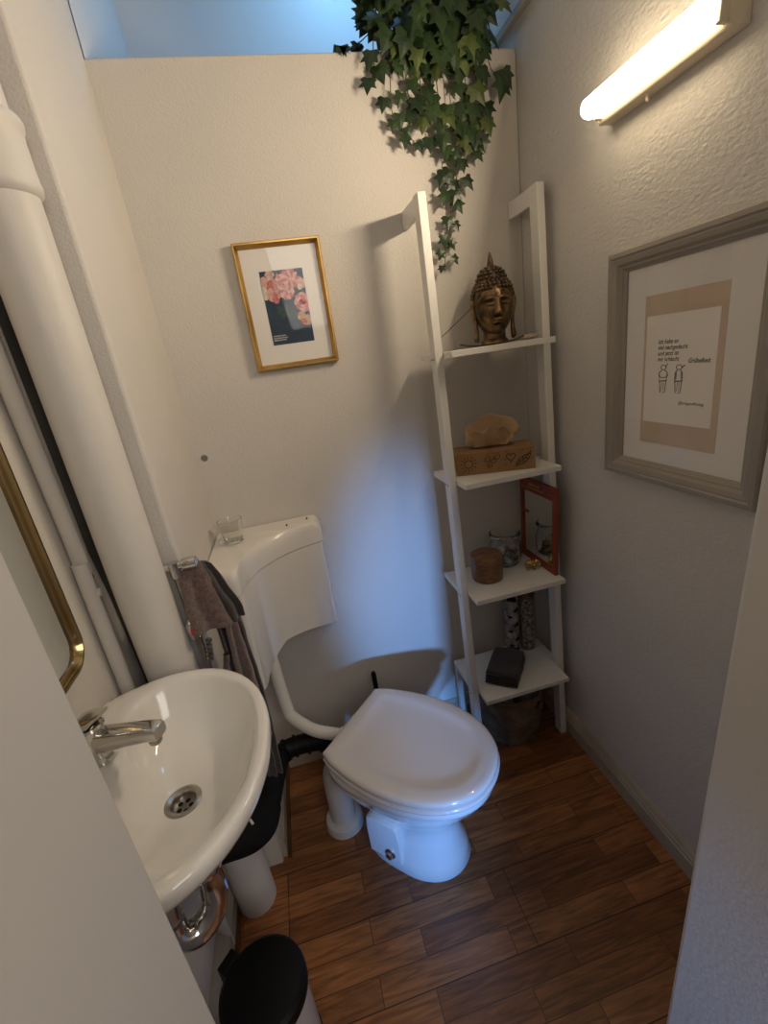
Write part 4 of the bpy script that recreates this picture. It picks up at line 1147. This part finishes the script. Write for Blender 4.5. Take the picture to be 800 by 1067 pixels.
# ------------------------------------------------------------------ ivy on top of the partition
t = thing('trailing_ivy', (.60, 1.565, ZP), 'trailing green ivy spilling over the top of the partition', 'plant')
bm = NB(); lathe(bm, (.61, 1.560, ZP + .001), [(.050, 0), (.052, .003), (.068, .10), (.074, .102), (.074, .122), (.068, .122), (.064, .10), (.0005, .10)], 36, cap=(True, False)); obj('pot', bm, M['pot'], t, smooth=30)
rng = random.Random(21)
LB, LB2, SB = NB(), NB(), NB()
LOBES = [(0, .0), (.28, -.10), (.50, .02), (.36, .22), (.55, .50), (.24, .50), (.0, 1.0)]
def leaf(bm, p, size, down, nrm, cup=.18):
    down = down.normalized(); nrm = (nrm - down * nrm.dot(down)).normalized(); side = down.cross(nrm)
    out = []
    half_ = LOBES[:]
    pts2 = half_ + [(-x, y) for x, y in reversed(half_[1:-1])]
    # mid vein verts to allow folding
    vs = []
    for x, y in pts2:
        x *= rng.uniform(.9, 1.1); q = p + side * (x * size) + down * (y * size * .95) - nrm * (cup * size * (x * x * 1.8 + .35 * (y - .3) ** 2))
        vs.append(bm.verts.new(q))
    c0 = bm.verts.new(p + down * size * .33 + nrm * size * .05)
    n = len(vs)
    for k in range(n):
        bm.faces.new((c0, vs[k], vs[(k + 1) % n]))
def vine(path, n, s0, s1, young=0., spread=.018, r=.0014):
    pts = catmull(path, 10); tube(SB, pts, r, 6)
    for k in range(n):
        f = (k + .5) / n; i = min(len(pts) - 2, int(f * (len(pts) - 1))); p = pts[i]
        s = (s0 * 1.12 + (s1 * 1.35 - s0 * 1.12) * f) * rng.uniform(.85, 1.15)
        sd = -1 if k % 2 else 1
        off = Vector((sd * spread * rng.uniform(.4, 1.3), -spread * rng.uniform(.2, 1.0), rng.uniform(-.006, .008)))
        q = p + off; tube(SB, [p, (p + q) / 2 + Vector((0, 0, .003)), q], .0007, 5)
        d = Vector((sd * rng.uniform(.0, .6), rng.uniform(-.25, .1), -1)); nn = Vector((rng.uniform(-.5, .3), -1, rng.uniform(.1, .8)))
        leaf(LB2 if rng.random() < young * .55 else LB, q, s, d, nn)
y = YB - .022
# vines falling over the front edge
top = lambda x: (x, 1.56, ZP + .13)
lip = lambda x: (x, YB - .012, ZP + .04)
vine([top(.60), lip(.60), (.605, y, 2.16), (.615, y, 2.02), (.618, y, 1.93), (.61, y, 1.85), (.592, y, 1.79), (.580, y, 1.735)], 20, .058, .022, .35)
vine([top(.62), lip(.63), (.64, y, 2.17), (.632, y, 2.06), (.642, y, 1.98), (.636, y, 1.92)], 12, .058, .030, .25)
vine([top(.58), lip(.56), (.555, y, 2.17), (.565, y, 2.12), (.58, y, 2.06)], 10, .055, .032, .2)
vine([top(.55), lip(.49), (.468, y, 2.19), (.466, y, 2.13), (.480, y, 2.10), (.505, y, 2.08), (.525, y, 2.06)], 9, .048, .024, .35)
vine([top(.55), lip(.52), (.515, y, 2.20), (.525, y, 2.15), (.545, y, 2.11)], 9, .05, .03, .25)
vine([top(.65), lip(.70), (.725, y, 2.18), (.722, y, 2.12), (.705, y, 2.07), (.69, y, 2.02)], 13, .058, .028, .6)
vine([top(.65), lip(.68), (.690, y, 2.18), (.685, y, 2.10), (.67, y, 2.05)], 13, .06, .04, .5)
vine([top(.66), lip(.74), (.765, y - .01, 2.22), (.79, y - .02, 2.205), (.815, y - .02, 2.19)], 4, .05, .048, .2)
vine([top(.56), lip(.45), (.43, y, 2.25), (.425, y, 2.20)], 6, .045, .04, .1)
vine([top(.60), (.50, 1.56, ZP + .10), (.42, 1.56, ZP + .05), (.37, 1.56, ZP + .025), (.33, 1.57, ZP + .012)], 7, .038, .03, .3, .01)
vine([top(.66), (.72, 1.55, ZP + .13), (.78, 1.54, ZP + .12)], 7, .06, .05, .1)
# dense crown over the pot and the lip of the wall
for k in range(230):
    a = rng.uniform(0, 2 * PI); rad = rng.random() ** .5
    x = .605 + .185 * rad * math.cos(a); z = ZP + .10 + .155 * rad * math.sin(a); yy = rng.uniform(1.40, 1.60) if z > ZP + .02 else rng.uniform(1.43, 1.480)
    if z < ZP - .05: z = ZP - .05 + rng.random() * .06
    if yy > YB - .02: z = max(z, ZP + .03)
    d = Vector((math.cos(a) * .7, rng.uniform(-.4, .2), -.8 + .4 * math.sin(a))); nn = Vector((rng.uniform(-.5, .5), -1, rng.uniform(-.1, .9)))
    leaf(LB if rng.random() < .85 else LB2, Vector((x, yy, z)), rng.uniform(.045, .068), d, nn)
for k in range(14):
    x = .605 + rng.uniform(-.16, .17); tube(SB, [(.605, 1.56, ZP + .11), (.605 + (x - .605) * .6, 1.52, ZP + .16), (x, 1.45, ZP + .08)], .0014, 6, smooth=5)
for v in list(LB.verts) + list(LB2.verts):
    if v.co.y > YB - .012 and v.co.z < ZP + .01:
        v.co.y = YB - .012
obj('foliage', LB, M['leaf'], t, smooth=False, recalc=False, label='dark green lobed leaves')
obj('young_foliage', LB2, M['leaf2'], t, smooth=False, recalc=False, label='lighter green lobed leaves')
obj('stems', SB, M['stem'], t, smooth=True)

# ------------------------------------------------------------------ lights
def area(name, loc, target, size, power, col, spread=None, sy=None):
    l = bpy.data.lights.new(name, 'AREA'); l.energy = power; l.color = col; l.size = size
    if sy: l.shape = 'RECTANGLE'; l.size_y = sy
    if spread: l.spread = math.radians(spread)
    o = bpy.data.objects.new(name, l); COL.objects.link(o); o.location = loc
    o.rotation_euler = (Vector(target) - Vector(loc)).to_track_quat('-Z', 'Y').to_euler()
    return o
BLUE = (.20, .46, 1.0)
area('daylight_beyond', (.5, 1.98, 2.98), (.1, 2.1, 2.2), .6, 4.2, (.22, .56, 1.0), sy=.5)
# cold daylight falling through the doorway from behind, low and from the left
def spot(name, loc, target, deg, power, col, soft, sx=1., blend=1.):
    l = bpy.data.lights.new(name, 'SPOT'); l.energy = power; l.color = col; l.spot_size = math.radians(deg); l.spot_blend = blend; l.shadow_soft_size = soft
    o = bpy.data.objects.new(name, l); COL.objects.link(o); o.location = loc; o.scale = (sx, 1, 1)
    o.rotation_euler = (Vector(target) - Vector(loc)).to_track_quat('-Z', 'Y').to_euler()
    return o
spot('door_daylight', (.22, -1.5, .80), (.33, 1.5, .58), 29, 270, (.17, .42, 1.0), .075, .46, 1.)
spot('door_daylight_low', (-.22, -1.5, .66), (.19, .93, .12), 13.5, 200, (.11, .38, 1.0), .06, 1., .9)
# unseen area light added as fill for ambient light from the hallway
area('hall_fill', (.75, -1.5, 2.4), (.1, .6, 1.0), 1.2, 18, (1.0, .93, .86))
l = bpy.data.lights.new('lamp_fill', 'AREA'); l.shape = 'RECTANGLE'; l.size = .30; l.size_y = .03; l.energy = 6.2; l.color = (1., .82, .60)
o = bpy.data.objects.new('lamp_fill', l); COL.objects.link(o); o.location = (XR - .088, .935, 1.958)
o.rotation_euler = (Vector((-1, 0, -.25))).to_track_quat('-Z', 'X').to_euler(); o.rotation_euler = Matrix(((0, .24, .97), (1, 0, 0), (0, .97, -.24))).to_euler()

w = bpy.data.worlds.new('world'); S.world = w; w.use_nodes = True
w.node_tree.nodes['Background'].inputs[0].default_value = (.8, .85, 1, 1); w.node_tree.nodes['Background'].inputs[1].default_value = .04

# ------------------------------------------------------------------ camera
cam = bpy.data.cameras.new('camera'); co = bpy.data.objects.new('camera', cam); COL.objects.link(co); S.camera = co
R = ((.96363622, -.22828915, -.1388859), (-.20276259, -.28614879, -.93648609), (.17404758, .93059279, -.32203184))
mw = Matrix(((R[0][0], -R[1][0], -R[2][0], 0), (R[0][1], -R[1][1], -R[2][1], 0), (R[0][2], -R[1][2], -R[2][2], 1.5), (0, 0, 0, 1)))
co.matrix_world = mw
cam.sensor_fit = 'VERTICAL'; cam.sensor_height = 36; cam.lens = 468.0254 / 1067 * 36; cam.clip_start = .01
S.view_settings.view_transform = 'Standard'
S.view_settings.look = 'None'
S.view_settings.exposure = .18
